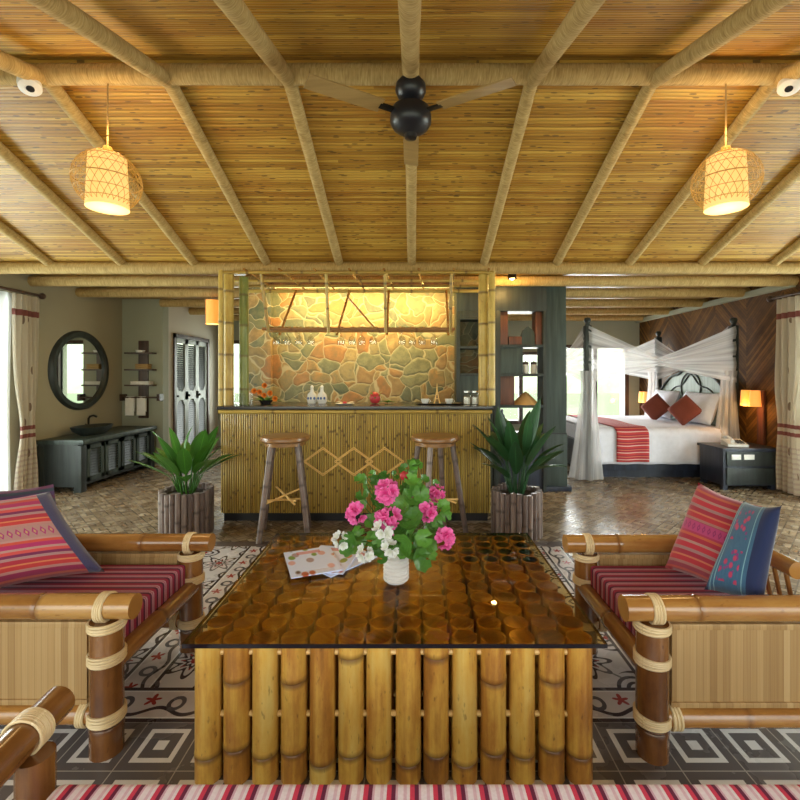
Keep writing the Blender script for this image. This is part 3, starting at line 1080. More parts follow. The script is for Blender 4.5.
def round_leaf(b, c, n, size):
    n = Vector(n).normalized(); a1 = n.orthogonal().normalized(); a2 = n.cross(a1)
    rot = R.uniform(0, 6); cup = R.uniform(0.1, 0.3)
    k = 20
    cv = b.bm.verts.new(Vector(c))
    rings = []
    for q in (0.5, 1.0):
        ring = []
        for i in range(k + 1):
            a = rot + (2 * PI - 0.5) * i / k
            rr = size * 0.5 * q * (1 + 0.09 * math.cos(7 * a) * q)
            ring.append(b.bm.verts.new(Vector(c) + (a1 * math.cos(a) + a2 * math.sin(a)) * rr + n * size * (cup * q * q + 0.04 * math.cos(7 * a) * q)))
        rings.append(ring)
    for i in range(k):
        f = b.bm.faces.new((cv, rings[0][i], rings[0][i + 1])); b.quad_uv(f, [(0.3, 0), (0.3, 0.5), (0.3, 0.5)])
        f = b.bm.faces.new((rings[0][i], rings[1][i], rings[1][i + 1], rings[0][i + 1])); b.quad_uv(f, [(0.3, 0.5), (0.3, 1), (0.3, 1), (0.3, 0.5)])


sprigs = [('leafy green stem standing tallest in the bouquet', [(418, 466, 1.72, .045), (412, 472, 1.7, .06), (424, 480, 1.72, .06), (415, 483, 1.66, .07), (404, 488, 1.7, .06), (420, 492, 1.68, .07)]),
          ('leafy green stem rising behind the large pink flower', [(366, 476, 1.72, .045), (376, 480, 1.74, .06), (384, 478, 1.74, .06), (368, 489, 1.72, .065), (362, 497, 1.7, .06), (378, 500, 1.72, .07), (394, 476, 1.75, .055)]),
          ('leafy green stem in the middle of the bouquet', [(410, 498, 1.62, .085), (400, 508, 1.62, .085), (422, 502, 1.64, .08), (412, 520, 1.58, .10), (398, 528, 1.64, .08), (372, 522, 1.66, .08)]),
          ('leafy green stem with broad leaves drooping over the vase', [(420, 560, 1.56, .10), (408, 552, 1.56, .11), (424, 538, 1.58, .10), (402, 540, 1.60, .10), (428, 552, 1.62, .085), (412, 535, 1.62, .09)]),
          ('leafy green stem beside the drooping pink flower', [(443, 506, 1.66, .065), (436, 520, 1.64, .075), (430, 528, 1.66, .07), (445, 515, 1.7, .06), (440, 530, 1.7, .06)]),
          ('leafy green stem on the leaflets side of the vase', [(352, 540, 1.62, .085), (358, 530, 1.64, .07), (374, 540, 1.62, .075), (378, 550, 1.60, .06), (360, 548, 1.66, .08), (384, 505, 1.7, .07)])]
for lab, lv in sprigs:
    t = thing('leaf_sprig', lab, 'foliage', (VX, VY, GT + 0.06), 0, 'leafy stems in the vase')
    b, s = B(), B()
    for (px, py, Y, sz) in lv:
        for q in range(2):
            c = P(px + q * R.uniform(-11, 11), py + q * R.uniform(-9, 9), Y + 0.06 + q * R.uniform(-.03, .08)) - Vector(t.location)
            n = Vector((c.x * 3 + R.uniform(-.8, .8), -1 + R.uniform(-.3, .6), 0.55 + R.uniform(-.7, .6)))
            round_leaf(b, c, n, sz * R.uniform(0.62, 0.95))
            stem_to(s, c + Vector(t.location), 0.002)
    b.build('leaves', 'leaf_bright', t, 80)
    so = s.build('stem', 'stem', t); so.location = -Vector(t.location)

# ================================================================== ARMCHAIRS AND SOFA
def binding(c, axis, r, width, turns, parent, name='rattan_binding'):
    """rattan wound round a pole: centre, axis vector, radius"""
    c = Vector(c); ax = Vector(axis).normalized()
    a1 = ax.orthogonal().normalized(); a2 = ax.cross(a1)
    b = B()
    for k in range(turns):
        o = (k - (turns - 1) / 2) * width / turns
        pts = []
        for i in range(24):
            a = 2 * PI * i / 24
            pts.append(c + ax * (o + 0.002 * math.sin(a + k)) + (a1 * math.cos(a) + a2 * math.sin(a)) * (r + 0.0028))
        b.tube(pts, width / turns * 0.58, 6, closed=True)
    return b.build(name, 'rattan', parent)


def armchair(name, label, depth, group):
    """local frame: front at x=0 facing +x, sides at y=+-0.31"""
    t = thing(name, label, 'armchair', group=group)
    hw = 0.285
    for sy in (-1, 1):
        lg = B().bamboo((0, sy * hw, 0), (0, sy * hw, 0.437), 0.050, (0.22, 0.72), 22).build('leg', 'brown_bamboo', t)
        for z, w, tn in ((0.425, 0.028, 3), (0.318, 0.032, 4), (0.125, 0.034, 4)):
            binding((0, sy * hw, z), (0, 0, 1), 0.050, w, tn, lg)
        lg2 = B().bamboo((-depth + 0.06, sy * hw, 0), (-depth + 0.06, sy * hw, 0.437), 0.05, (0.3,), 20).build('leg', 'brown_bamboo', t)
        ar = B().bamboo((0.095, sy * hw, 0.480), (-depth - 0.02, sy * hw, 0.480), 0.040, (0.28, 0.72), 22).build('armrest', 'amber_bamboo', t)
        binding((-0.005, sy * hw, 0.478), (1, 0, 0), 0.0405, 0.034, 4, ar)
        lr = B().bamboo((0.0, sy * hw, 0.125), (-depth + 0.05, sy * hw, 0.125), 0.034, (0.45,), 18).build('lower_rail', 'amber_bamboo', t)
        binding((-0.068, sy * hw, 0.125), (1, 0, 0), 0.0345, 0.03, 3, lr)
        B().span((-0.06, sy * hw - 0.010, 0.165), (-depth + 0.10, sy * hw + 0.010, 0.43)).build('side_panel', 'strip', t)
        fr = B()
        fr.span((-0.055, sy * hw - 0.016, 0.415), (-depth + 0.10, sy * hw + 0.016, 0.435), 0.003)
        fr.span((-0.055, sy * hw - 0.016, 0.160), (-depth + 0.10, sy * hw + 0.016, 0.178), 0.003)
        fr.build('panel_frame', 'strip', t)
    fr = B().bamboo((0.01, -hw + 0.02, 0.285), (0.01, hw - 0.02, 0.285), 0.036, (0.5,), 18).build('front_rail', 'brown_bamboo', t)
    bk = B().bamboo((-depth + 0.14, -hw + 0.03, 0.553), (-depth + 0.14, 0.17, 0.553), 0.031, (0.6,), 18).build('back_rail', 'amber_bamboo', t)
    b = B()
    for k in range(7):
        y = -0.22 + k * 0.055
        b.tube([(-depth + 0.08, y, 0.27), (-depth + 0.135, y, 0.53)], 0.008, 8)
    b.build('back_slat', 'amber_bamboo', t)
    B().span((-depth + 0.08, -hw + 0.04, 0.255), (0.0, hw - 0.04, 0.283), 0.004).build('seat_deck', 'strip', t)
    return t


def seat_cushion(label, depth, mat, size=None):
    b = B().box((-depth / 2 + 0.035, 0, 0.343), (depth - 0.07, 0.485, 0.115), 0.022, None, 4)
    o = b.build('seat_cushion', mat)
    return tag(o, label, 'cushion')


LC, RC = (-1.020, 1.785, 0), (0.79, 1.772, 0)
ca = armchair('bamboo_armchair', 'bamboo armchair on the mirror side of the glass table', 0.98, 'bamboo armchairs')
ca.location = LC
cb_ = armchair('bamboo_armchair', 'bamboo armchair on the bed side of the glass table', 0.72, 'bamboo armchairs')
cb_.location = RC; cb_.rotation_euler = (0, 0, PI)
o = seat_cushion('red striped seat cushion in the armchair on the mirror side', 0.92, 'stripe_y_shaded'); o.location = LC
o = seat_cushion('red striped seat cushion in the armchair on the bed side', 0.62, 'stripe_y_shaded'); o.location = RC; o.rotation_euler = (0, 0, PI)


def cushion(corners, th, mat, label):
    """corners: BL, BR, TR, TL"""
    bl, br, tr, tl = [Vector(c) for c in corners]
    n = (br - bl).cross(tl - bl).normalized()
    b = B(); N = 22
    for side in (1, -1):
        def fn(u, v):
            s, t = u * 2 - 1, v * 2 - 1
            s2 = s * (1 - 0.075 * (1 - t * t)); t2 = t * (1 - 0.075 * (1 - s * s))
            uu, vv = (s2 + 1) / 2, (t2 + 1) / 2
            p = bl * (1 - uu) * (1 - vv) + br * uu * (1 - vv) + tr * uu * vv + tl * (1 - uu) * vv
            h = th / 2 * (max(0, 1 - s ** 4) * max(0, 1 - t ** 4)) ** 0.55
            return p + n * h * side
        b.sheet(fn, N, N)
    bmesh.ops.remove_doubles(b.bm, verts=b.bm.verts[:], dist=0.0015)
    o = b.build('throw_cushion', mat, None, 70)
    return tag(o, label, 'cushion')


cushion([(-1.64, 1.70, .425), (-1.30, 1.90, .42), (-1.575, 1.95, .745), (-1.91, 1.77, .735)], 0.15, 'cushion_red', 'red striped throw cushion with blue borders leaning in the mirror side armchair')
cushion([(-1.88, 1.93, .43), (-1.50, 1.99, .43), (-1.63, 2.04, .755), (-1.97, 1.99, .735)], 0.09, 'cushion_violet', 'dark violet throw cushion tucked behind the blue bordered one')
cushion([(1.09, 1.95, .415), (1.21, 1.68, .415), (1.355, 1.745, .74), (1.275, 2.01, .77)], 0.11, 'cushion_stripe', 'red striped throw cushion leaning in the bed side armchair')
cushion([(1.10, 1.70, .44), (1.20, 1.545, .445), (1.265, 1.545, .80), (1.315, 1.79, .75)], 0.12, 'cushion_blue', 'blue embroidered throw cushion leaning on the red striped one')

# sofa on which the viewer sits: only its front shows
sf = thing('bamboo_sofa', 'bamboo sofa facing the coffee table, only its front edge and arm showing', 'sofa')
def sofa_arm(xf, xb):
    ar = B().bamboo((xf, 1.085, 0.464), (xb, 0.10, 0.446), 0.037, (0.35, 0.8), 22).build('armrest', 'brown_bamboo', sf)
    d = Vector((xf - xb, 0.985, 0)).normalized()
    c = Vector((xf, 1.085, 0.463)) - d * 0.095
    binding(c, d, 0.0378, 0.042, 7, ar)
    for y in (0.975, 0.2):
        x = xf + (xb - xf) * (1.085 - y) / 0.985 + (0.028 if xf < 0 else -0.028)
        lg = B().bamboo((x, y, 0), (x, y, 0.428), 0.036, (0.3, 0.7), 20).build('leg', 'brown_bamboo', sf)
        binding((x, y, 0.30), (0, 0, 1), 0.037, 0.03, 3, lg)
sofa_arm(-0.853, -0.79)
sofa_arm(0.98, 0.95)
B().bamboo((-0.83, 0.90, 0.24), (0.96, 0.90, 0.24), 0.036, (0.3, 0.7), 18).build('front_rail', 'brown_bamboo', sf)
B().bamboo((-0.80, 0.11, 0.60), (0.96, 0.11, 0.60), 0.036, (0.3, 0.7), 18).build('back_rail', 'brown_bamboo', sf)
for x in (-0.76, 0.92): B().bamboo((x, 0.11, 0.45), (x, 0.11, 0.60), 0.03, ()).build('back_post', 'brown_bamboo', sf)
B().span((-0.74, 0.14, 0.235), (0.89, 0.88, 0.262)).build('seat_deck', 'strip', sf)
o = B().box((0.07, 0.525, 0.335), (1.62, 0.83, 0.14), 0.03, None, 5).build('seat_cushion', 'stripe_x')
tag(o, 'long pink and red striped sofa seat cushion along the lower picture edge', 'cushion')

# ================================================================== BAR
BX0, BX1, BY = -1.64, 0.66, 3.83
bar = thing('bar_counter', 'bar counter faced with thin upright bamboo canes, dark top', 'bar')
B().span((BX0 + 0.02, BY + 0.03, 0.0), (BX1 - 0.02, 4.38, 0.075)).build('plinth', 'black', bar)
B().span((BX0 + 0.015, BY + 0.015, 0.075), (BX1 - 0.015, 4.40, 0.945)).build('body', 'brown_wood', bar)
def cane_run(b, p0, p1, z0, z1, r):
    p0, p1 = Vector(p0), Vector(p1)
    n = int((p1 - p0).length / (2 * r))
    for i in range(n):
        p = p0.lerp(p1, (i + 0.5) / n)
        k = R.uniform(0.15, 0.85)
        b.bamboo(p + Vector((0, 0, z0)), p + Vector((0, 0, z1)), r * R.uniform(0.72, 0.97), (k, (k + 0.43) % 1.0), 8)
b = B(); cane_run(b, (BX0, BY + 0.008, 0), (BX1, BY + 0.008, 0), 0.075, 0.925, 0.0098)
b.build('cane_facing', 'olive_bamboo', bar)
b = B(); cane_run(b, (BX0 + 0.005, BY + 0.02, 0), (BX0 + 0.005, 4.40, 0), 0.075, 0.925, 0.0085)
cane_run(b, (BX1 - 0.005, BY + 0.02, 0), (BX1 - 0.005, 4.40, 0), 0.075, 0.925, 0.0085)
b.build('side_cane_facing', 'olive_bamboo', bar)
B().bamboo((BX0 - 0.01, BY - 0.008, 0.938), (BX1 + 0.01, BY - 0.008, 0.938), 0.017, (.2, .5, .8), 12).build('edge_pole', 'olive_bamboo', bar)
B().span((BX0 - 0.02, BY - 0.03, 0.957), (BX1 + 0.02, 4.43, 0.985), 0.004).build('countertop', 'counter', bar)
b = B()
for k in range(3):
    for o_ in (0.0, 0.014):
        cx, cz, hx, hz = -0.765 + k * 0.262, 0.515, 0.165, 0.12
        q = [(cx - hx + o_, cz), (cx, cz + hz - o_), (cx + hx - o_, cz), (cx, cz - hz + o_)]
        for i in range(4):
            (xa, za), (xb, zb) = q[i], q[(i + 1) % 4]
            b.tube([(xa, BY - 0.006, za), (xb, BY - 0.006, zb)], 0.005, 6)
b.build('diamond_lattice', 'lattice', bar)

cp = thing('bar_canopy', 'open bamboo pole frame standing on the bar counter with a hanging rack', 'canopy')
for (x, y, r, mt, z0, z1) in ((-1.63, 3.98, 0.042, 'olive_bamboo', 0.985, 2.15), (-1.525, 4.06, 0.040, 'green_bamboo', 0.985, 2.13), (0.625, 4.0, 0.043, 'olive_bamboo', 0.985, 2.14), (0.690, 3.94, 0.030, 'olive_bamboo', 0.985, 2.15),
                              (-1.655, 3.87, 0.018, 'olive_bamboo', 0.985, 2.15), (0.665, 4.10, 0.028, 'olive_bamboo', 1.60, 2.15)):
    B().bamboo((x, y, z0), (x, y, z1), r, (0.12, 0.38, 0.62, 0.86), 16).build('post', mt, cp)
for y, z in ((3.92, 2.145), (4.22, 2.135), (4.40, 2.12), (4.56, 2.10)):
    B().bamboo((-1.68, y, z), (0.70, y, z), 0.014 if y < 4.5 else 0.017, (.1, .3, .5, .7, .9), 10).build('rail', 'olive_bamboo', cp)
for k in range(8):
    x = -1.45 + k * 0.30
    B().bamboo((x, 3.86, 2.16), (x + 0.06, 4.62, 2.118), 0.010, (.3, .7), 8).build('cross_stick', 'amber_bamboo', cp)
RZK = 1.665
for y in (4.06, 4.24):
    B().bamboo((-1.36, y, RZK), (0.38, y, RZK), 0.014, (.15, .35, .6, .8), 10).build('rack_rail', 'amber_bamboo', cp)
for x in (-1.30, -0.76, -0.245, 0.335):
    B().bamboo((x - 0.03 * (x < -1), 3.93, 2.16), (x, 4.05, 1.63), 0.014, (.2, .6), 10).build('hanger', 'olive_bamboo', cp)
    B().bamboo((x + (0.12 if x < -0.5 else 0.0), 4.54, 2.10), (x + 0.04 * (x < -0.5), 4.245, 1.63), 0.012, (.3, .7), 10).build('hanger', 'amber_bamboo', cp)
B().bamboo((-0.62, 4.25, 1.99), (-0.36, 4.15, 1.69), 0.009, (.5,), 8).build('brace', 'amber_bamboo', cp)
for k in range(16):
    x = -1.28 + k * 0.106
    B().tube([(x, 4.04, RZK + 0.016), (x + 0.015, 4.26, RZK + 0.016)], 0.006, 6).build('rack_stick', 'amber_bamboo', cp)

# stemmed glasses hung by the foot between the rack sticks
def wine_glass():
    t = thing('wine_glass', 'upside down stemmed glass hanging from the bamboo rack above the bar', 'glass', (0, 0, 0), 0, 'stemmed glasses hanging from the rack')
    prof = [(0.034, 0.0), (0.034, -0.003), (0.005, -0.008), (0.004, -0.07), (0.010, -0.08), (0.030, -0.105), (0.036, -0.135), (0.031, -0.165)]
    B().lathe(prof[:4], (0, 0, 0), 18).build('stem', 'drink_glass', t)
    b = B(); b.lathe([(0.004, -0.07)] + prof[4:] + [(0.0295, -0.165), (0.034, -0.135), (0.028, -0.106), (0.001, -0.082)], (0, 0, 0), 18)
    b.build('bowl', 'drink_glass', t)
    return t
g0 = wine_glass(); first = True
for px in (277, 288, 299, 311, 341, 352, 362, 373, 402, 412, 422, 434):
    g = g0 if first else copy_tree(g0)
    first = False
    g.location = ((px - 413) * 4.15 / 450, 4.15, RZK + 0.030)

CT = 0.985
# things standing on the counter
def on_counter(px, Y): return ((px - 413) * Y / 450, Y, CT)
for px, lab in ((312, 'white blue-patterned ceramic bottle on the bar, on the orange flowers side'), (322, 'white blue-patterned ceramic bottle on the bar, on the red fruit side')):
    t = thing('ceramic_bottle', lab, 'bottle', on_counter(px, 4.2), 0, 'ceramic bottles on the bar')
    B().lathe([(0.001, 0), (0.036, 0), (0.045, 0.02), (0.047, 0.05), (0.04, 0.085), (0.018, 0.11), (0.014, 0.135), (0.02, 0.14), (0.001, 0.14)], (0, 0, 0), 20).build('body', 'ceramic', t)
    B().lathe([(0.001, 0.14), (0.013, 0.14), (0.016, 0.155), (0.008, 0.168), (0.001, 0.17)], (0, 0, 0), 14).build('stopper', 'ceramic', t)
    b = B()
    for a in (-1.57, -0.9, -2.2):
        b.ball((0.0465 * math.cos(a), 0.0465 * math.sin(a), 0.05), 0.010, (1, 1, 1.3), 8)
    MT.setdefault('cobalt', plain('cobalt_glaze', (0.05, 0.12, 0.35), 0.3))
    b.build('painted_motif', 'cobalt', t)
for px, lab in ((467, 'clear glass jar with pale contents next to the serving tray'), (475, 'clear glass jar with pale contents against the bamboo posts')):
    t = thing('glass_jar', lab, 'jar', on_counter(px, 4.05), 0, 'glass jars on the bar')
    B().lathe([(0.001, 0), (0.031, 0), (0.033, 0.006), (0.033, 0.085), (0.026, 0.10), (0.026, 0.108)], (0, 0, 0), 18).build('body', 'drink_glass', t)
    B().lathe([(0.001, 0.004), (0.029, 0.004), (0.029, 0.066), (0.001, 0.07)], (0, 0, 0), 16).build('contents', 'ceramic', t)
    B().lathe([(0.001, 0.108), (0.029, 0.108), (0.029, 0.122), (0.001, 0.124)], (0, 0, 0), 16).build('lid', 'steel', t)
t = tag(B().lathe([(0.001, 0), (0.20, 0), (0.215, 0.012), (0.212, 0.014), (0.19, 0.006), (0.001, 0.006)], (0, 0, 0), 30).build('serving_tray', 'black', loc=(0.24, 4.06, CT)), 'dark round tray on the bar holding two white cups', 'tray')
t.scale = (1.0, 0.6, 1)
for px, lab in ((425, 'white cup on the tray, on the red fruit side'), (449, 'white cup on the tray, on the glass jars side')):
    x, y, z = on_counter(px, 4.05)
    t = thing('tea_cup', lab, 'cup', (x, y, CT + 0.006), 0, 'white cups on the tray')
    B().lathe([(0.001, 0), (0.022, 0), (0.034, 0.02), (0.038, 0.045), (0.036, 0.045), (0.031, 0.02), (0.001, 0.006)], (0, 0, 0), 20).build('body', 'ceramic', t)
    b = B(); b.tube([(0.036 + 0.014 * math.sin(PI * q / 8), 0, 0.012 + 0.026 * q / 8) for q in range(9)], 0.003, 6); b.build('handle', 'ceramic', t)
t = thing('tower_figurine', 'small pale lattice tower figurine standing between the two cups', 'figurine', (on_counter(437, 4.06)[0], 4.06, CT + 0.006))
b = B()
for sx in (-1, 1):
    for sy in (-1, 1):
        b.tube([(sx * 0.026, sy * 0.026, 0), (sx * 0.014, sy * 0.014, 0.05), (sx * 0.006, sy * 0.006, 0.10)], [0.006, 0.005, 0.004], 6)
b.build('leg', 'lattice', t)
B().box((0, 0, 0.045), (0.042, 0.042, 0.006)).box((0, 0, 0.085), (0.024, 0.024, 0.005)).build('platform', 'lattice', t)
B().tube([(0, 0, 0.095), (0, 0, 0.14), (0, 0, 0.185)], [0.008, 0.005, 0.0015], 8).build('spire', 'lattice', t)
t = thing('red_fruit', 'red dragon fruit standing on the bar in front of the stone wall', 'fruit', on_counter(375, 4.15))
b = B().lathe([(0.001, 0), (0.03, 0.006), (0.046, 0.03), (0.05, 0.055), (0.042, 0.085), (0.02, 0.105), (0.001, 0.11)], (0, 0, 0), 20); b.build('flesh', 'fruit', t)
b = B()
for k in range(9):
    a = k * 2.4; z = 0.03 + 0.008 * k
    b.leaf((0.044 * math.cos(a), 0.044 * math.sin(a), z), (math.cos(a) * 0.6, math.sin(a) * 0.6, 1), (math.cos(a), math.sin(a), 0), 0.035, 0.016, -0.6, 0.1, 4)
b.build('scales', 'leaf_bright', t)
# leafy garnish beside it
t = thing('leafy_garnish', 'green leaves lying beside the red fruit on the bar', 'leaves', on_counter(388, 4.18))
b = B()
for k in range(9):
    a = k * 0.75
    b.leaf((0, 0, 0.006), (math.cos(a), math.sin(a) * 0.6, 0.55), (0, 0, 1), 0.09, 0.035, 0.8, 0.1, 5)
b.build('leaves', 'leaf', t)
# folded napkins / small plate
t = thing('side_plate', 'small white plate with folded red napkins on the bar', 'plate', on_counter(345, 4.0))
B().lathe([(0.001, 0), (0.05, 0), (0.085, 0.014), (0.083, 0.016), (0.05, 0.004), (0.001, 0.004)], (0, 0, 0), 24).build('dish', 'ceramic', t)
b = B()
for a in (0.3, 2.8): b.leaf((0, 0, 0.008), (math.cos(a), 0.1, 0.30), (0, 0, 1), 0.085, 0.045, 0.1, 0.3, 5)
b.build('napkin', 'ceramic', t)
B().ball((0, -0.01, 0.02), 0.016, (1.3, 1, 0.8), 10).build('garnish', 'red_bud', t)
# orange flowers in a low bowl
t = thing('flower_bowl', 'low bowl of orange flowers at the bar end by the green post', 'flowers', on_counter(266, 4.15))
B().lathe([(0.001, 0), (0.04, 0), (0.07, 0.035), (0.066, 0.035), (0.038, 0.006), (0.001, 0.006)], (0, 0, 0), 22).build('bowl', 'counter', t)
b = B()
for k in range(12):
    a = k * 0.9; b.leaf((0.03 * math.cos(a), 0.03 * math.sin(a), 0.02), (math.cos(a), math.sin(a), R.uniform(0.3, 1.2)), (0, 0, 1), R.uniform(0.10, 0.17), 0.04, 0.6, 0.15, 5)
b.build('leaves', 'leaf', t)
for (dx, dz) in ((0, 0.08), (0.055, 0.10), (-0.04, 0.11), (0.005, 0.17), (-0.09, 0.12), (0.10, 0.05)):
    b = B()
    c = Vector((dx, -0.04, dz))
    for k in range(9):
        a = k * 0.7; d = Vector((math.cos(a), -0.7, math.sin(a)))
        petal(b, c, d, (0, -1, 0.01), 0.034, 0.026, 0.005)
    b.build('flower', 'orange', t, 80)
# clear tumblers at the end of the bar
for px, Y, lab in ((236.5, 4.12, 'clear tumbler at the bar end, first behind the yellow post'), (243, 4.02, 'clear tumbler at the bar end, in front of the green post'), (250, 4.12, 'clear tumbler at the bar end, beside the flower bowl')):
    o = B().lathe([(0.001, 0), (0.024, 0), (0.030, 0.10), (0.028, 0.10), (0.022, 0.008), (0.001, 0.008)], (0, 0, 0), 18).build('tumbler', 'drink_glass', loc=on_counter(px, Y))
    tag(o, lab, 'glass', 'tumblers on the bar')

# bar lamp: warm light strip under the back ceiling, aimed at the stone wall
t = thing('bar_light_strip', 'warm light strip under the ceiling along the stone wall', 'light', (-0.55, 4.64, 2.17))
B().box((0, -0.012, 0.012), (1.9, 0.05, 0.03)).build('housing', 'brown_wood', t)
B().box((0, 0.0, -0.012), (1.86, 0.035, 0.012)).build('diffuser', 'shade_glow', t)
area_light('bar_strip_light', (-0.55, 4.64, 2.13), (-0.55, 4.99, 1.72), 1.8, 0.05, 40, (1.0, 0.70, 0.24))
area_light('bar_strip_glow', (-0.55, 4.60, 2.14), (-0.55, 4.70, 2.3), 1.8, 0.04, 7, (1.0, 0.66, 0.20))
t = thing('spot_lamp', 'warm spot lamp glowing above the shelf partition beside the bar post', 'light', (0.98, 4.45, 2.20))
B().lathe([(0.001, 0.09), (0.035, 0.09), (0.045, 0.0), (0.04, 0.0), (0.03, 0.05), (0.001, 0.05)], (0, 0, 0), 18).build('housing', 'iron', t)
B().ball((0, 0, 0.015), 0.028, (1, 1, 1), 12).build('bulb', 'bulb', t)
point_light('spot_lamp_light', (0.98, 4.45, 2.15), 9, (1.0, 0.62, 0.18), 0.03)

# ================================================================== BAR STOOLS
def stool(label):
    t = thing('bar_stool', label, 'stool', (0, 0, 0), 0, 'bamboo bar stools')
    B().lathe([(0.001, 0.735), (0.175, 0.735), (0.188, 0.745), (0.190, 0.765), (0.182, 0.778), (0.001, 0.78)], (0, 0, 0), 32).build('seat', 'seat_wood', t)
    B().lathe([(0.10, 0.705), (0.155, 0.705), (0.155, 0.736), (0.10, 0.736)], (0, 0, 0), 24).build('seat_ring', 'seat_wood', t)
    for k in range(4):
        a = PI / 4 + k * PI / 2 + 0.18
        B().bamboo((0.255 * math.cos(a), 0.22 * math.sin(a), 0), (0.135 * math.cos(a), 0.125 * math.sin(a), 0.735), 0.021, (.12, .34, .56, .80), 12, 1.05).build('leg', 'grey_bamboo', t)
    for z, dz in ((0.24, 0.07), (0.34, -0.06)):
        for s in (-1, 1):
            a = PI / 4 + 0.18
            k = 0.255 - (0.12) * z / 0.735
            p = (k * math.cos(a) * s, k * math.sin(a) * 0.9, z); q = (-k * math.cos(a) * s, -k * math.sin(a) * 0.9 * 1, z + dz)
            B().tube([p, q], 0.008, 8).build('brace', 'lattice', t)
    return t
s0 = stool('bamboo bar stool with round seat, in front of the bar on the mirror side'); s0.location = (-1.00, 3.52, 0)
s1 = copy_tree(s0); s1.location = (0.175, 3.52, 0); s1.rotation_euler = (0, 0, 0.3)
s1['label'] = 'bamboo bar stool with round seat, half hidden behind the bouquet'

# ================================================================== POTTED PLANTS
def plant(label, loc, leafmat, seed, spread, hgt, n):
    rr = random.Random(seed)
    t = thing('potted_plant', label, 'plant', loc, 0, 'potted plants beside the bar')
    b = B()
    for k in range(26):
        a = 2 * PI * k / 26
        b.bamboo((0.178 * math.cos(a), 0.178 * math.sin(a), 0), (0.178 * math.cos(a), 0.178 * math.sin(a), 0.345 + rr.uniform(-.01, .012)), 0.0215, (rr.uniform(.2, .8),), 10)
    b.lathe([(0.001, 0.004), (0.168, 0.004), (0.168, 0.30), (0.001, 0.30)], (0, 0, 0), 26)
    b.build('planter', 'grey_bamboo', t)
    B().lathe([(0.001, 0.315), (0.15, 0.312), (0.165, 0.29)], (0, 0, 0), 24).build('soil', 'soil', t)
    b = B()
    for k in range(n):
        a = k * 2.39996 + rr.uniform(-.3, .3)
        lean = 0.15 + 0.85 * ((k + 0.5) / n)
        sd = Vector((math.cos(a) * lean * spread, math.sin(a) * lean * spread, 1.0)).normalized()
        st = Vector((0.05 * math.cos(a), 0.05 * math.sin(a), 0.31))
        stem_l = hgt * rr.uniform(0.28, 0.45) * (1.15 - 0.55 * lean)
        tip = st + sd * stem_l
        b.tube([st, (st + tip) / 2, tip], [0.008, 0.006, 0.004], 6)
        ld = Vector((math.cos(a) * (lean + 0.25) * spread * 1.2, math.sin(a) * (lean + 0.25) * spread * 1.2, 0.95 - 0.5 * lean))
        b.leaf(tip, ld, (0, 0, 1) if lean > 0.3 else (-math.sin(a), math.cos(a), 0.3), hgt * rr.uniform(0.42, 0.62), hgt * rr.uniform(0.13, 0.18), rr.uniform(0.05, 0.55), 0.25, 9)
    b.build('foliage', leafmat, t, 80)
    return t
plant('leafy plant in a bamboo-cane planter near the louvred closet doors', (-1.80, 3.58, 0), 'leaf', 5, 0.50, 0.62, 24)
pp = plant('taller dark-leaved plant in a bamboo-cane planter by the wooden column', (0.82, 3.56, 0), 'leaf_dark', 11, 0.46, 0.78, 24)

# ================================================================== PARTITION, COLUMN
pt = thing('shelf_partition', 'dark teal open shelf partition between the bar and the wooden column', 'partition')
PY0, PY1 = 4.78, 5.02
def pbox(name, x0, x1, z0, z1, mat='dark_wood', y0=PY0, y1=PY1):
    return B().span((x0, y0, z0), (x1, y1, z1), 0.003).build(name, mat, pt)
pbox('header_panel', 0.46, 1.42, 1.93, 2.26, 'dark_wood')
pbox('side_panel', 0.46, 0.50, 0.0, 1.93); pbox('side_panel', 0.86, 0.93, 0.0, 1.93); pbox('side_panel', 1.385, 1.42, 0.0, 1.93, 'dark_wood')
for z in (1.84, 1.53, 1.24): pbox('shelf', 0.50, 0.86, z, z + 0.03)
for z in (1.545, 1.235, 0.90, 0.60): pbox('shelf', 0.93, 1.385, z, z + 0.03)
pbox('panel', 0.50, 0.86, 1.87, 1.93); pbox('panel', 0.50, 0.86, 0.0, 1.24, 'teal_wood', 4.80, 4.84)
pbox('panel', 0.93, 1.17, 1.265, 1.545, 'teal_wood', 4.80, 4.84)
pbox('panel', 0.93, 1.385, 0.0, 0.60, 'navy_wood', 4.80, 4.84)
pbox('wood_panel', 0.93, 1.02, 1.575, 1.93, 'red_wood', 4.84, 5.0); pbox('wood_panel', 1.32, 1.385, 1.575, 1.93, 'red_wood', 4.84, 5.0)
pbox('wood_panel', 0.93, 1.09, 0.93, 1.235, 'red_wood', 4.84, 5.0)
pbox('wood_panel', 0.73, 0.86, 1.56, 1.72, 'red_wood', 4.84, 5.0); pbox('wood_panel', 0.74, 0.86, 1.27, 1.45, 'red_wood', 4.84, 5.0)
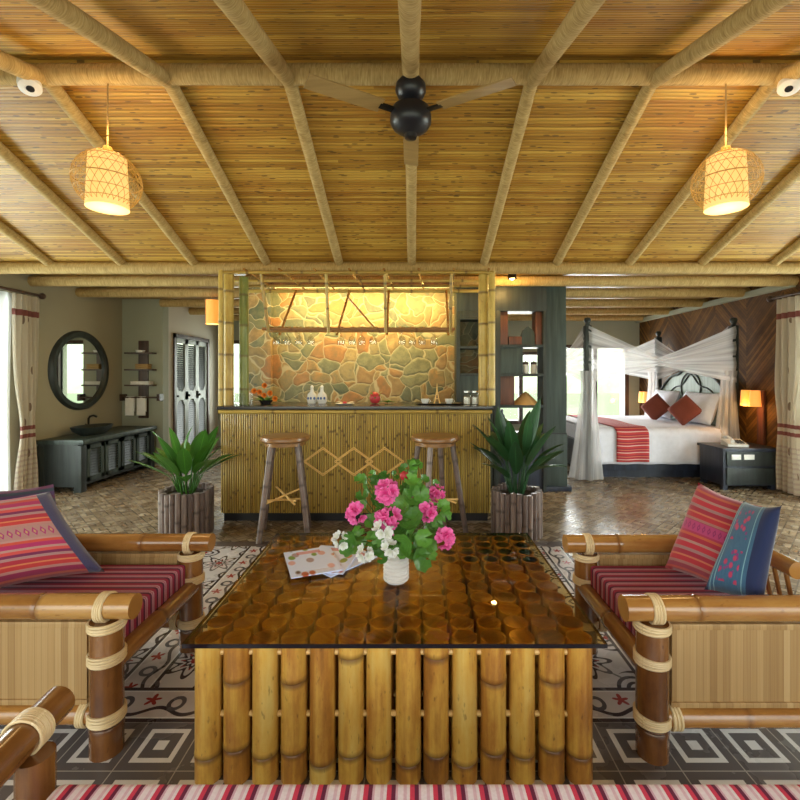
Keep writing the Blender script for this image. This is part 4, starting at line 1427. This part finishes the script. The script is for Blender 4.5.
# ornaments on it
o = B().prism([(-0.07, 0, 0), (0.07, 0, 0), (0.07, 0, 0.11), (0.05, 0, 0.16), (0.0, 0, 0.20), (-0.05, 0, 0.16), (-0.07, 0, 0.11)], (0, 0.06, 0)).build('arch_ornament', 'teal_wood', loc=(1.245, 4.86, 1.575))
tag(o, 'small dark pointed-arch ornament in the top opening of the partition', 'ornament')
o = B().box((0, 0, 0.045), (0.14, 0.12, 0.09), 0.004).build('red_box', 'red_wood', loc=(1.10, 4.90, 1.575))
tag(o, 'red brown wooden box beside the arch ornament on the partition', 'box')
for x, lab in ((1.225, 'white lidded jar in the partition opening, beside the teal panel'), (1.315, 'white lidded jar in the partition opening, beside the column')):
    t = thing('lidded_jar', lab, 'jar', (x, 4.90, 1.265), 0, 'white jars on the partition')
    B().lathe([(0.001, 0), (0.032, 0), (0.036, 0.02), (0.036, 0.09), (0.028, 0.10), (0.001, 0.10)], (0, 0, 0), 16).build('body', 'ceramic', t)
    B().lathe([(0.001, 0.10), (0.034, 0.10), (0.034, 0.125), (0.01, 0.13), (0.001, 0.14)], (0, 0, 0), 16).build('lid', 'brown_wood', t)
o = B().lathe([(0.001, 0.14), (0.03, 0.125), (0.10, 0.06), (0.165, 0.0), (0.158, 0.0), (0.095, 0.052), (0.02, 0.115), (0.001, 0.128)], (0, 0, 0), 24).build('straw_hat', 'straw', loc=(1.225, 4.90, 0.93))
o.scale = (0.95, 0.7, 1.0)
tag(o, 'conical straw hat on the partition shelf', 'hat')
t = thing('wine_bottle', 'dark bottle with a white label beside the bar end', 'bottle', (0.965, 4.88, 0.63))
B().lathe([(0.001, 0), (0.036, 0), (0.037, 0.01), (0.037, 0.15), (0.03, 0.18), (0.014, 0.205), (0.013, 0.25), (0.001, 0.25)], (0, 0, 0), 20).build('body', 'navy_wood', t)
B().lathe([(0.0376, 0.03), (0.0376, 0.11)], (0, 0, 0), 20).build('label', 'ceramic', t)

cl = thing('wooden_column', 'square dark teal timber column with a thicker base block beside the bed', 'column', (1.54, 4.98, 0))
B().box((0, 0, 1.44), (0.235, 0.22, 1.64), 0.006).build('shaft', 'teal_wood', cl)
B().box((0, 0, 0.33), (0.255, 0.24, 0.56), 0.006).build('base_block', 'teal_wood', cl)
B().box((0, 0, 0.615), (0.245, 0.23, 0.02), 0.002).build('joint', 'black', cl)
B().box((0, 0, 0.025), (0.33, 0.30, 0.05), 0.006).build('foot', 'navy_wood', cl)

# ================================================================== BATHROOM SIDE: VANITY, MIRROR, SHELVES
vn = thing('vanity_cabinet', 'long dark green-black vanity cabinet under the round mirror', 'cabinet')
VX0, VX1, VY0, VY1, VH = -3.98, -3.52, 4.75, 6.12, 0.56
B().span((VX0, VY0, VH - 0.045), (VX1 + 0.04, VY1, VH), 0.004).build('top', 'teal_wood', vn)
B().span((VX0, VY0 + 0.02, 0.06), (VX1 - 0.03, VY1 - 0.02, VH - 0.045)).build('body', 'dark_wood', vn)
for y in (VY0 + 0.05, VY1 - 0.05):
    for x in (VX0 + 0.04, VX1 - 0.03): B().box((x, y, VH / 2 - 0.03), (0.08, 0.08, VH - 0.06), 0.004).build('leg', 'dark_wood', vn)
dw = (VY1 - VY0 - 0.20) / 4
for k in range(4):
    y0 = VY0 + 0.10 + k * dw + 0.015; y1 = y0 + dw - 0.03
    b = B(); x = VX1 - 0.03
    b.span((x, y0, 0.10), (x + 0.03, y0 + 0.045, 0.49)).span((x, y1 - 0.045, 0.10), (x + 0.03, y1, 0.49))
    b.span((x, y0, 0.10), (x + 0.03, y1, 0.145)).span((x, y0, 0.445), (x + 0.03, y1, 0.49))
    d = b.build('door', 'teal_wood', vn)
    b = B()
    for q in range(10):
        b.box((x + 0.012, (y0 + y1) / 2, 0.16 + q * 0.03), (0.006, y1 - y0 - 0.09, 0.03), 0, Matrix.Rotation(-0.6, 3, 'Y'))
    b.build('louver_slats', 'dark_wood', d)
o = B().lathe([(0.001, 0), (0.10, 0), (0.16, 0.05), (0.18, 0.10), (0.172, 0.10), (0.15, 0.05), (0.09, 0.012), (0.001, 0.012)], (0, 0, 0), 28).build('vessel_basin', 'dark_wood', loc=(-3.74, 5.25, VH))
o.scale = (0.95, 1.5, 1.0); tag(o, 'dark oval vessel basin on the vanity cabinet', 'basin')
t = thing('basin_faucet', 'dark faucet standing behind the basin on the vanity', 'faucet', (-3.93, 5.45, VH))
b = B(); b.tube([(0, 0, 0), (0, 0, 0.16), (0.02, 0, 0.19), (0.06, 0, 0.20), (0.10, 0, 0.185)], 0.012, 10); b.build('spout', 'iron', t)
B().tube([(0, 0, 0.08), (0, -0.05, 0.10)], 0.007, 8).build('handle', 'iron', t)
# round mirror
mr = thing('round_mirror', 'round mirror in a dark frame above the vanity cabinet', 'mirror', (-4.0, 5.40, 1.305))
rt = Matrix.Rotation(PI / 2, 3, 'Y')
B().lathe([(0.395, 0.0), (0.395, 0.03), (0.41, 0.045), (0.455, 0.045), (0.47, 0.03), (0.475, 0.0)], (0, 0, 0), 56, rt).build('frame', 'dark_wood', mr)
B().lathe([(0.001, 0.012), (0.40, 0.012), (0.40, 0.004), (0.001, 0.004)], (0, 0, 0), 56, rt).build('glass', 'mirror', mr)
# shelves on the alcove wall
sh = thing('wall_shelf', 'dark wall shelf with three boards and a towel rail in the alcove', 'shelf', (-3.70, 6.19, 0))
B().span((-0.065, -0.02, 0.66), (0.065, 0.0, 1.72)).build('back_board', 'brown_wood', sh)
for z in (1.535, 1.31, 1.10): B().span((-0.185, -0.14, z), (0.185, -0.02, z + 0.02)).build('shelf_board', 'brown_wood', sh)
B().tube([(-0.27, -0.09, 0.945), (0.27, -0.09, 0.945)], 0.012, 10).build('towel_rail', 'brown_wood', sh)
for x in (-0.25, 0.25): B().span((x - 0.02, -0.10, 0.90), (x + 0.02, 0.0, 0.99)).build('rail_bracket', 'brown_wood', sh)
def folded(c, s, lab, mat, name='folded_towel', cat='towel'):
    b = B()
    for k in range(3): b.box((0, 0, s[2] * (k + 0.5) / 3), (s[0] * (1 - 0.02 * (k % 2)), s[1], s[2] / 3 * 0.94), s[2] / 9)
    return tag(b.build(name, mat, loc=c), lab, cat)
folded((-3.68, 6.11, 1.12), (0.26, 0.10, 0.045), 'folded white towel on the lowest board of the wall shelf', 'towel')
folded((-3.66, 6.11, 1.33), (0.17, 0.10, 0.07), 'folded tan cloth on the middle board of the wall shelf', 'straw', 'folded_cloth', 'cloth')
o = B().lathe([(0.001, 0), (0.05, 0), (0.06, 0.03), (0.055, 0.03), (0.045, 0.006), (0.001, 0.006)], (0, 0, 0), 18).build('soap_bowl', 'ceramic', loc=(-3.70, 6.11, 1.555)); tag(o, 'small white bowl on the topmost board of the wall shelf', 'bowl')
for x, lab in ((-3.835, 'white towel hung on the rail, on the mirror side'), (-3.68, 'white towel hung on the rail, on the closet side')):
    b = B()
    def fn(u, v, x=x):
        s = 0.26 * (v * 2 - 1)
        y = -0.09 + (0.016 if v > 0.5 else -0.016) * min(1, abs(v * 2 - 1) * 8)
        return Vector((x + (u - 0.5) * 0.115, 6.19 + y + 0.003 * math.sin(u * 9), 0.961 - abs(s) * (1.0 if v < 0.5 else 0.8)))
    b.sheet(fn, 8, 24)
    tag(b.build('hand_towel', 'towel', None, 60, None, 0.008), lab, 'towel', 'towels on the rail')
# louvred closet doors
cd = thing('closet_doors', 'grey-green louvred folding closet doors in the cream wall', 'door', (-3.45, 0, 0))
fb = B(); fb.span((-0.05, 6.45, 0), (0.035, 6.50, 1.85)); fb.span((-0.05, 7.50, 0), (0.035, 7.55, 1.85)); fb.span((-0.05, 6.45, 1.79), (0.035, 7.55, 1.85))
fb.build('frame', 'brown_wood', cd)
for k in range(3):
    y0 = 6.505 + k * 0.332; y1 = y0 + 0.326
    b = B()
    b.span((-0.02, y0, 0.02), (0.015, y0 + 0.045, 1.785)).span((-0.02, y1 - 0.045, 0.02), (0.015, y1, 1.785))
    for z0, z1 in ((0.02, 0.10), (0.88, 1.00), (1.72, 1.785)): b.span((-0.02, y0, z0), (0.015, y1, z1))
    # shaped corners towards the middle rail
    for s, zz in ((1, 1.0), (-1, 0.88)):
        for yy, sg in ((y0 + 0.045, 1), (y1 - 0.045, -1)):
            b.prism([(-0.018, yy, zz), (-0.018, yy + sg * 0.07, zz), (-0.018, yy, zz + s * 0.09)], (0.03, 0, 0))
    d = b.build('door', 'louver', cd)
    b = B()
    for z in [0.12 + q * 0.032 for q in range(24)] + [1.02 + q * 0.032 for q in range(22)]:
        b.box((-0.004, (y0 + y1) / 2, z), (0.006, y1 - y0 - 0.09, 0.034), 0, Matrix.Rotation(-0.6, 3, 'Y'))
    b.build('louver_slats', 'louver_dark', d)
    B().ball((0.022, y0 + 0.06, 0.94), 0.018, (1, 1, 1), 10).build('knob', 'iron', d)

# ================================================================== CURTAINS
def curtain(name, label, x, ya, yb, z0, z1, mat, folds, amp, waist=None, n=60):
    b = B()
    ym = (ya + yb) / 2
    def fn(u, v):
        z = z0 + (z1 - z0) * v
        k = 1.0
        if waist is not None:
            d = (v - waist[0])
            k = 1 - waist[1] * math.exp(-(d / 0.16) ** 2)
        y = ym + (u - 0.5) * (yb - ya) * k + (waist[2] * math.exp(-((v - waist[0]) / 0.22) ** 2) if waist else 0)
        return Vector((x + amp * math.sin(u * folds * 2 * PI) * (0.6 + 0.4 * k) + 0.01 * math.sin(v * 5 + u * 9), y, z))
    b.sheet(fn, n, 26)
    o = b.build(name, mat, None, 80)
    return tag(o, label, 'curtain')
curtain('printed_curtain', 'cream printed curtain tied back at the terrace door by the mirror', -3.93, 4.42, 4.72, 0.02, 2.06, 'curtain', 5, 0.022, (0.34, 0.35, 0.02))
curtain('sheer_curtain', 'white sheer curtain filling the terrace door next to the mirror wall', -3.97, 3.55, 4.44, 0.02, 2.06, 'sheer', 9, 0.012, None, 80)
curtain('printed_curtain', 'cream printed curtain tied back by the nightstand', 3.93, 4.38, 4.86, 0.02, 2.06, 'curtain', 6, 0.025, (0.34, 0.35, 0.05))
curtain('sheer_curtain', 'white sheer curtain in the terrace door near the nightstand', 3.97, 3.4, 4.42, 0.02, 2.06, 'sheer', 9, 0.012, None, 80)
for x, lab in ((-3.93, 'dark curtain rod above the terrace door near the mirror'), (3.93, 'dark curtain rod above the terrace door near the bed')):
    t = thing('curtain_rod', lab, 'curtain rod', (x, 0, 2.085))
    ye = 4.74 if x < 0 else 4.92
    B().tube([(0, 2.3, 0), (0, ye, 0)], 0.014, 10).build('rod', 'brown_wood', t)
    B().ball((0, ye + 0.03, 0), 0.034, (1, 1, 1), 12).build('finial', 'brown_wood', t)
    s = -1 if x < 0 else 1
    B().tube([(0, 4.6, 0), (s * 0.07, 4.6, 0)], 0.01, 8).build('bracket', 'brown_wood', t)

# ================================================================== BED
AX, BXh, NY, FY = 2.10, 3.86, 5.42, 7.08
bd = thing('canopy_bed', 'dark four-poster bed with a carved sage headboard', 'bed')
PH = 1.845
for x, y in ((AX, NY), (BXh, NY), (AX, FY), (BXh, FY)):
    p = B().box((x, y, PH / 2), (0.075, 0.075, PH), 0.006).build('post', 'dark_wood', bd)
    B().lathe([(0.02, 0), (0.035, 0.01), (0.02, 0.02), (0.03, 0.035), (0.042, 0.06), (0.034, 0.09), (0.001, 0.10)], (x, y, PH), 16).build('finial', 'dark_wood', p)
B().span((AX, NY + 0.01, 0.10), (BXh, NY + 0.05, 0.36), 0.004).span((AX, FY - 0.03, 0.14), (BXh, FY + 0.02, 0.36), 0.004).span((AX - 0.02, NY, 0.14), (AX + 0.03, FY, 0.42), 0.004).build('side_rail', 'navy_wood', bd)
B().span((AX + 0.05, NY + 0.03, 0.30), (BXh - 0.02, FY - 0.03, 0.36)).span((AX + 0.1, NY + 0.1, 0.0), (BXh - 0.1, FY - 0.1, 0.30)).build('base', 'navy_wood', bd)
# headboard outline in the YZ plane
def hb_outline(k):
    pts = []
    for i in range(41):
        t = i / 40; s = t * 2 - 1
        z = 0.98 + 0.36 * (1 - abs(s) ** 1.9) + 0.07 * math.exp(-(s / 0.22) ** 2) + 0.05 * math.cos(s * 3 * PI) * (1 - abs(s))
        pts.append((s * 0.80 * k, 0.45 + (z - 0.45) * k))
    return pts
ymid = (NY + FY) / 2
poly = [(BXh, ymid - 0.80, 0.35)] + [(BXh, ymid + y, z) for y, z in hb_outline(1)] + [(BXh, ymid + 0.80, 0.35)]
hb = B().prism(poly, (0.05, 0, 0)).build('headboard', 'headboard', bd)
b = B(); b.tube([(BXh - 0.005, ymid + y, z) for y, z in hb_outline(1)], 0.020, 8); b.tube([(BXh - 0.005, ymid + y, z) for y, z in hb_outline(0.80)], 0.010, 8)
loop = [(BXh - 0.005, ymid + 0.22 * math.sin(2 * PI * q / 30) * (1 if q < 15 else 1), 1.08 + 0.20 * math.cos(2 * PI * q / 30)) for q in range(30)]
b.tube(loop, 0.011, 8, closed=True)
b.build('carved_moulding', 'dark_wood', hb)
ms = B().box(((AX + BXh) / 2 + 0.02, ymid, 0.48), (BXh - AX - 0.06, FY - NY - 0.10, 0.24), 0.05, None, 4).build('mattress', 'sheet', bd)
# bedspread, a thing of its own lying over the mattress
def spread_sheet(u, v):
    # u along bed length, v across: hangs over both sides
    x = AX + 0.05 + u * 1.62
    w = FY - NY
    s = (v - 0.5) * (w + 0.82)
    top = 0.615 + 0.006 * math.sin(u * 19) * math.sin(v * 15)
    half = w / 2 - 0.01
    if abs(s) <= half - 0.03: return Vector((x, ymid + s, top))
    over = min(1, (abs(s) - half + 0.03) / 0.06)
    d = abs(s) - half + 0.03
    sg = 1 if s > 0 else -1
    yy = ymid + sg * (half - 0.03 + 0.085 * math.sin(min(1, d / 0.08) * PI / 2) + 0.012 * math.sin(u * 34) * min(1, d / 0.2))
    z = top - max(0, d - 0.02)
    return Vector((x, yy, z))
o = B().sheet(spread_sheet, 50, 60).build('bedspread', 'sheet', None, 70, None, 0.008)
tag(o, 'white bedspread hanging over the side of the four-poster bed', 'bedspread')
def runner_sheet(u, v):
    p = spread_sheet(0.17 + u * 0.235, 0.012 + v * 0.90)
    c = Vector((p.x, ymid, 0.5))
    if p.z > 0.6: p.z += 0.012
    else: p.y += -0.022 if p.y < ymid else 0.022
    return p
o = B().sheet(runner_sheet, 14, 60).build('bed_runner', 'runner', None, 70, None, 0.006)
tag(o, 'red and cream striped runner across the foot of the bed', 'runner')
def bed_pillow(c, s, rz, tilt, mat, lab, name='bed_pillow', grp=None):
    b = B(); N = 14
    for side in (1, -1):
        def fn(u, v):
            a, t = u * 2 - 1, v * 2 - 1
            a2 = a * (1 - 0.06 * (1 - t * t)); t2 = t * (1 - 0.06 * (1 - a * a))
            return Vector((side * s[2] / 2 * (max(0, 1 - a ** 4) * max(0, 1 - t ** 4)) ** 0.5, a2 * s[0] / 2, t2 * s[1] / 2))
        b.sheet(fn, N, N)
    bmesh.ops.remove_doubles(b.bm, verts=b.bm.verts[:], dist=0.0015)
    o = b.build(name, mat, None, 70)
    o.location = c; o.rotation_euler = (0, tilt, rz)
    return tag(o, lab, 'pillow', grp)
bed_pillow((3.68, 5.82, 0.83), (0.66, 0.42, 0.18), 0.05, 0.35, 'sheet', 'white bed pillow at the headboard on the nightstand side', grp='white bed pillows')
bed_pillow((3.68, 6.62, 0.83), (0.66, 0.42, 0.18), -0.05, 0.35, 'sheet', 'white bed pillow at the headboard on the window side', grp='white bed pillows')
for c, lab in (((3.47, 5.75, 0.80), 'rust red cushion stood on its corner on the nightstand side of the bed'), ((3.45, 6.40, 0.79), 'rust red cushion stood on its corner on the window side of the bed')):
    b = B(); N = 14
    for side in (1, -1):
        def fn(u, v):
            a, t = u * 2 - 1, v * 2 - 1
            h = side * 0.07 * (max(0, 1 - a ** 4) * max(0, 1 - t ** 4)) ** 0.5
            q = 0.105
            return Vector((h, (a - t) * q * 1.0 , (a + t) * q))
        b.sheet(fn, N, N)
    bmesh.ops.remove_doubles(b.bm, verts=b.bm.verts[:], dist=0.0015)
    o = b.build('accent_cushion', 'red_pillow', None, 70); o.location = c; o.rotation_euler = (0, 0.3, 0.75)
    tag(o, lab, 'cushion', 'rust red cushions on the bed')

# mosquito net: bow-tie swags between posts and gathered falls at the posts
nt = thing('mosquito_net', 'white gauze mosquito net swagged between the bed posts', 'mosquito net')
def swag(p, q, name='swag', mid=0.5, lift=0.0):
    p, q = Vector((*p, 0)), Vector((*q, 0))
    ztop, zbot = 1.84, 1.16
    def fn(u, v):
        t = abs(u - mid) / max(mid, 1 - mid) if u < mid else (u - mid) / (1 - mid)
        t = (mid - u) / mid if u < mid else (u - mid) / (1 - mid)
        zt = 1.46 + lift + (ztop - 1.46 - lift) * t ** 1.05
        zb = 1.36 + lift + (zbot - 1.36 - lift) * t ** 0.9
        z = zb + (zt - zb) * v
        w = p.lerp(q, u)
        d = (q - p).normalized(); nrm = Vector((-d.y, d.x, 0))
        return w + nrm * (0.018 * math.sin(v * 22 + u * 4) * (1 - 0.5 * t)) + Vector((0, 0, z))
    return B().sheet(fn, 40, 26).build(name, 'net_swag', nt, 80)
e_ = 0.045
swag((AX, NY - e_), (BXh, NY - e_), mid=0.48)
swag((AX, FY + e_), (BXh, FY + e_), mid=0.5)
swag((AX - e_, NY), (AX - e_, FY), mid=0.5)
swag((BXh - 0.06, NY), (BXh - 0.06, FY), mid=0.5)
def fall(x, y, z0, flare, sx=0.0, top=1.30):
    def fn(u, v):
        a = u * 2 * PI
        z = z0 + (top - z0) * v
        k = 0.062 + flare * (1 - v) ** 1.3 + 0.02 * math.exp(-((v - 1) / 0.1) ** 2)
        r = k * (1 + 0.16 * math.sin(a * 7) + 0.08 * math.sin(a * 11 + 1))
        return Vector((x + sx * (1 - v) + r * math.cos(a), y + r * 0.75 * math.sin(a), z))
    b = B().sheet(fn, 72, 24)
    bmesh.ops.remove_doubles(b.bm, verts=b.bm.verts[:], dist=0.0005)
    return b.build('gathered_fall', 'net', nt, 80)
fall(AX + 0.01, NY - 0.03, 0.02, 0.11, -0.03)
fall(BXh - 0.06, NY + 0.0, 0.45, 0.06, -0.02)
fall(BXh - 0.06, FY, 0.45, 0.05, -0.04)
fall(AX, FY, 0.10, 0.08)

# nightstand with telephone
ns = thing('nightstand', 'black nightstand between the bed and the curtain', 'nightstand', (3.66, 5.09, 0))
B().box((0, 0, 0.44), (0.62, 0.44, 0.03), 0.004).build('top', 'navy_wood', ns)
B().box((0, 0, 0.235), (0.58, 0.40, 0.38), 0.004).build('body', 'navy_wood', ns)
for x in (-0.26, 0.26):
    for y in (-0.17, 0.17): B().box((x, y, 0.03), (0.05, 0.05, 0.06)).build('leg', 'navy_wood', ns)
dr = B().box((0, -0.205, 0.34), (0.52, 0.02, 0.15), 0.003).build('drawer', 'dark_wood', ns)
B().box((-0.16, -0.218, 0.36), (0.10, 0.008, 0.055), 0.002).build('switch_plate', 'ceramic', dr)
B().box((-0.02, -0.218, 0.36), (0.11, 0.008, 0.055), 0.002).build('switch_plate', 'ceramic', dr)
B().box((0, -0.205, 0.15), (0.52, 0.02, 0.18), 0.003).build('drawer', 'dark_wood', ns)
ph = thing('telephone', 'white desk telephone on the black nightstand', 'telephone', (3.62, 5.07, 0.455), -0.2)
B().prism([(-0.10, -0.09, 0), (-0.10, 0.09, 0), (-0.10, 0.09, 0.065), (-0.10, -0.09, 0.025)], (0.20, 0, 0)).build('base', 'ceramic', ph)
b = B(); b.tube([(-0.055, -0.09, 0.055), (-0.055, -0.04, 0.085), (-0.055, 0.05, 0.10), (-0.055, 0.10, 0.085)], [0.022, 0.014, 0.014, 0.022], 10); b.build('handset', 'ceramic', ph)
b = B()
for i in range(3):
    for j in range(4): b.box((0.01 + i * 0.028, -0.06 + j * 0.028, 0.04 + j * 0.0062), (0.018, 0.016, 0.012))
b.build('keypad', 'black', ph)

# bedside lamps
def bed_lamp(loc, label):
    t = thing('bedside_lamp', label, 'lamp', loc, 0, 'bedside lamps')
    B().span((0.06, -0.05, -0.50), (0.085, 0.05, 0.12)).build('back_board', 'red_wood', t)
    B().tube([(0.07, 0, -0.03), (-0.05, 0, -0.03)], 0.010, 8).build('arm', 'iron', t)
    for k in (-1, 1):
        s = B(); y = k * 0.068
        s.lathe([(0.060, -0.09), (0.048, 0.09)], (-0.05, y, 0.03), 22)
        s.build('shade', 'shade_amber', t, 60)
        B().ball((-0.05, y, -0.035), 0.022, (1, 1, 1.2), 10).build('bulb', 'bulb', t)
    point_light('bedside_light', (loc[0] - 0.12, loc[1], loc[2] - 0.08), 3.2, (1.0, 0.50, 0.13), 0.04)
    return t
bed_lamp((3.905, 5.14, 0.955), 'amber twin-shade lamp on the woven wall above the nightstand')
bed_lamp((3.905, 7.50, 0.85), 'amber twin-shade lamp in the corner by the bedroom window')

# ================================================================== PENDANT LAMPS, FAN, SPOTS
def pendant(loc, ceil_z, tilt, label):
    t = thing('pendant_lamp', label, 'lamp', loc, 0, 'woven pendant lamps')
    t.rotation_euler = (0, tilt, 0)
    B().tube([(0, 0, 0.16), (0, 0, ceil_z - loc[2])], 0.004, 8).build('cord', 'straw', t)
    B().lathe([(0.001, 0.185), (0.02, 0.18), (0.028, 0.155), (0.028, 0.13), (0.001, 0.13)], (0, 0, 0), 14).build('cap', 'cane', t)
    B().lathe([(0.100, -0.145), (0.100, -0.141), (0.088, 0.122), (0.088, 0.126)], (0, 0, 0), 32).build('inner_shade', 'shade_lit', t, 60)
    o = B().lathe([(0.001, -0.141), (0.098, -0.141), (0.098, -0.135), (0.001, -0.135)], (0, 0, 0), 32).build('diffuser', 'shade_glow', t, 60)
    b = B()
    A_, Cc = 0.160, 0.155
    for k in range(26):
        for dr_ in (1, -1):
            pts = []
            for i in range(17):
                v = -1.15 + 2.45 * i / 16
                a = 2 * PI * k / 26 + dr_ * 0.55 * v
                pts.append((A_ * math.cos(v) * math.cos(a), A_ * math.cos(v) * math.sin(a), Cc * math.sin(v) + 0.0))
            b.tube(pts, 0.0012, 4)
    for v in (-1.1, -0.75, -0.4, 0.0, 0.4, 0.75, 1.1, 1.28):
        rr = A_ * math.cos(v)
        b.tube([(rr * math.cos(2 * PI * q / 30), rr * math.sin(2 * PI * q / 30), Cc * math.sin(v)) for q in range(30)], 0.0032 if v in (0.0, -1.1, 1.28) else 0.0018, 5, closed=True)
    b.build('woven_cage', 'cane', t)
    point_light('pendant_light', (loc[0], loc[1], loc[2] - 0.24), 5, (1.0, 0.66, 0.28), 0.08)
    point_light('pendant_light', (loc[0], loc[1], loc[2] + 0.24), 4.5, (1.0, 0.66, 0.28), 0.05)
pendant((-1.615, 2.38, 2.275), RZ - 0.05, 0.0, 'lit woven pendant lamp hanging over the mirror side of the room')
pendant((1.655, 2.38, 2.275), RZ - 0.05, 0.0, 'lit woven pendant lamp hanging over the bed side of the room')
t = thing('hanging_lantern', 'small amber lantern hanging beyond the bar near the closet', 'lamp', (-2.36, 5.3, 1.99))
B().tube([(0, 0, 0.14), (0, 0, 0.30)], 0.004, 6).build('cord', 'straw', t)
B().lathe([(0.075, -0.14), (0.075, 0.14), (0.001, 0.145)], (0, 0, 0), 20).build('shade', 'shade_amber', t)
point_light('lantern_light', (-2.36, 5.3, 1.80), 4, (1.0, 0.6, 0.22), 0.05)

fan = thing('ceiling_fan', 'black ceiling fan hanging from the middle of the ridge pole', 'fan', (-0.012, 2.34, 2.785))
B().lathe([(0.001, 0.0), (0.055, 0.0), (0.078, -0.03), (0.080, -0.06), (0.066, -0.09), (0.035, -0.108), (0.001, -0.108)], (0, 0, 0), 32).build('mount', 'black', fan)
B().tube([(0, 0, -0.10), (0, 0, -0.16)], 0.014, 12).build('rod', 'black', fan)
B().lathe([(0.001, -0.135), (0.06, -0.135), (0.098, -0.155), (0.107, -0.19), (0.107, -0.225), (0.092, -0.25), (0.055, -0.275), (0.034, -0.285), (0.030, -0.305), (0.001, -0.312)], (0, 0, 0), 40).build('motor', 'black', fan)
for k in range(3):
    a = math.radians(90 + 120 * k)
    rot = Matrix.Rotation(a, 3, 'Z') @ Matrix.Rotation(0.16, 3, 'X')
    b = B().box(rot @ Vector((0.36, 0, 0)) + Vector((0, 0, -0.185)), (0.38, 0.09, 0.008), 0.003, rot)
    bl = b.build('blade', 'blade', fan)
    B().box(rot @ Vector((0.13, 0, 0)) + Vector((0, 0, -0.185)), (0.10, 0.035, 0.010), 0.002, rot).build('blade_iron', 'iron', bl)

for x, lab in ((-1.985, 'round white spotlight fixed to the ridge pole near the mirror side pendant'), (1.95, 'round white spotlight fixed to the ridge pole near the bed side pendant')):
    t = thing('ceiling_spotlight', lab, 'spotlight', (x, 2.33, 2.755), 0, 'white spotlights')
    rot = Matrix.Rotation(0.35 * (1 if x > 0 else -1), 3, 'Y') @ Matrix.Rotation(-0.25, 3, 'X')
    B().lathe([(0.001, 0.05), (0.046, 0.045), (0.052, 0.0), (0.050, -0.025), (0.040, -0.03), (0.001, -0.03)], (0, 0, 0), 24, rot).build('housing', 'white_paint', t)
    B().lathe([(0.001, -0.034), (0.018, -0.034), (0.018, -0.028), (0.001, -0.028)], (0, 0, 0), 16, rot).build('lens', 'black', t)
    B().tube([(0, 0, 0.03), (0, 0.02, 0.06)], 0.012, 8).build('bracket', 'white_paint', t)
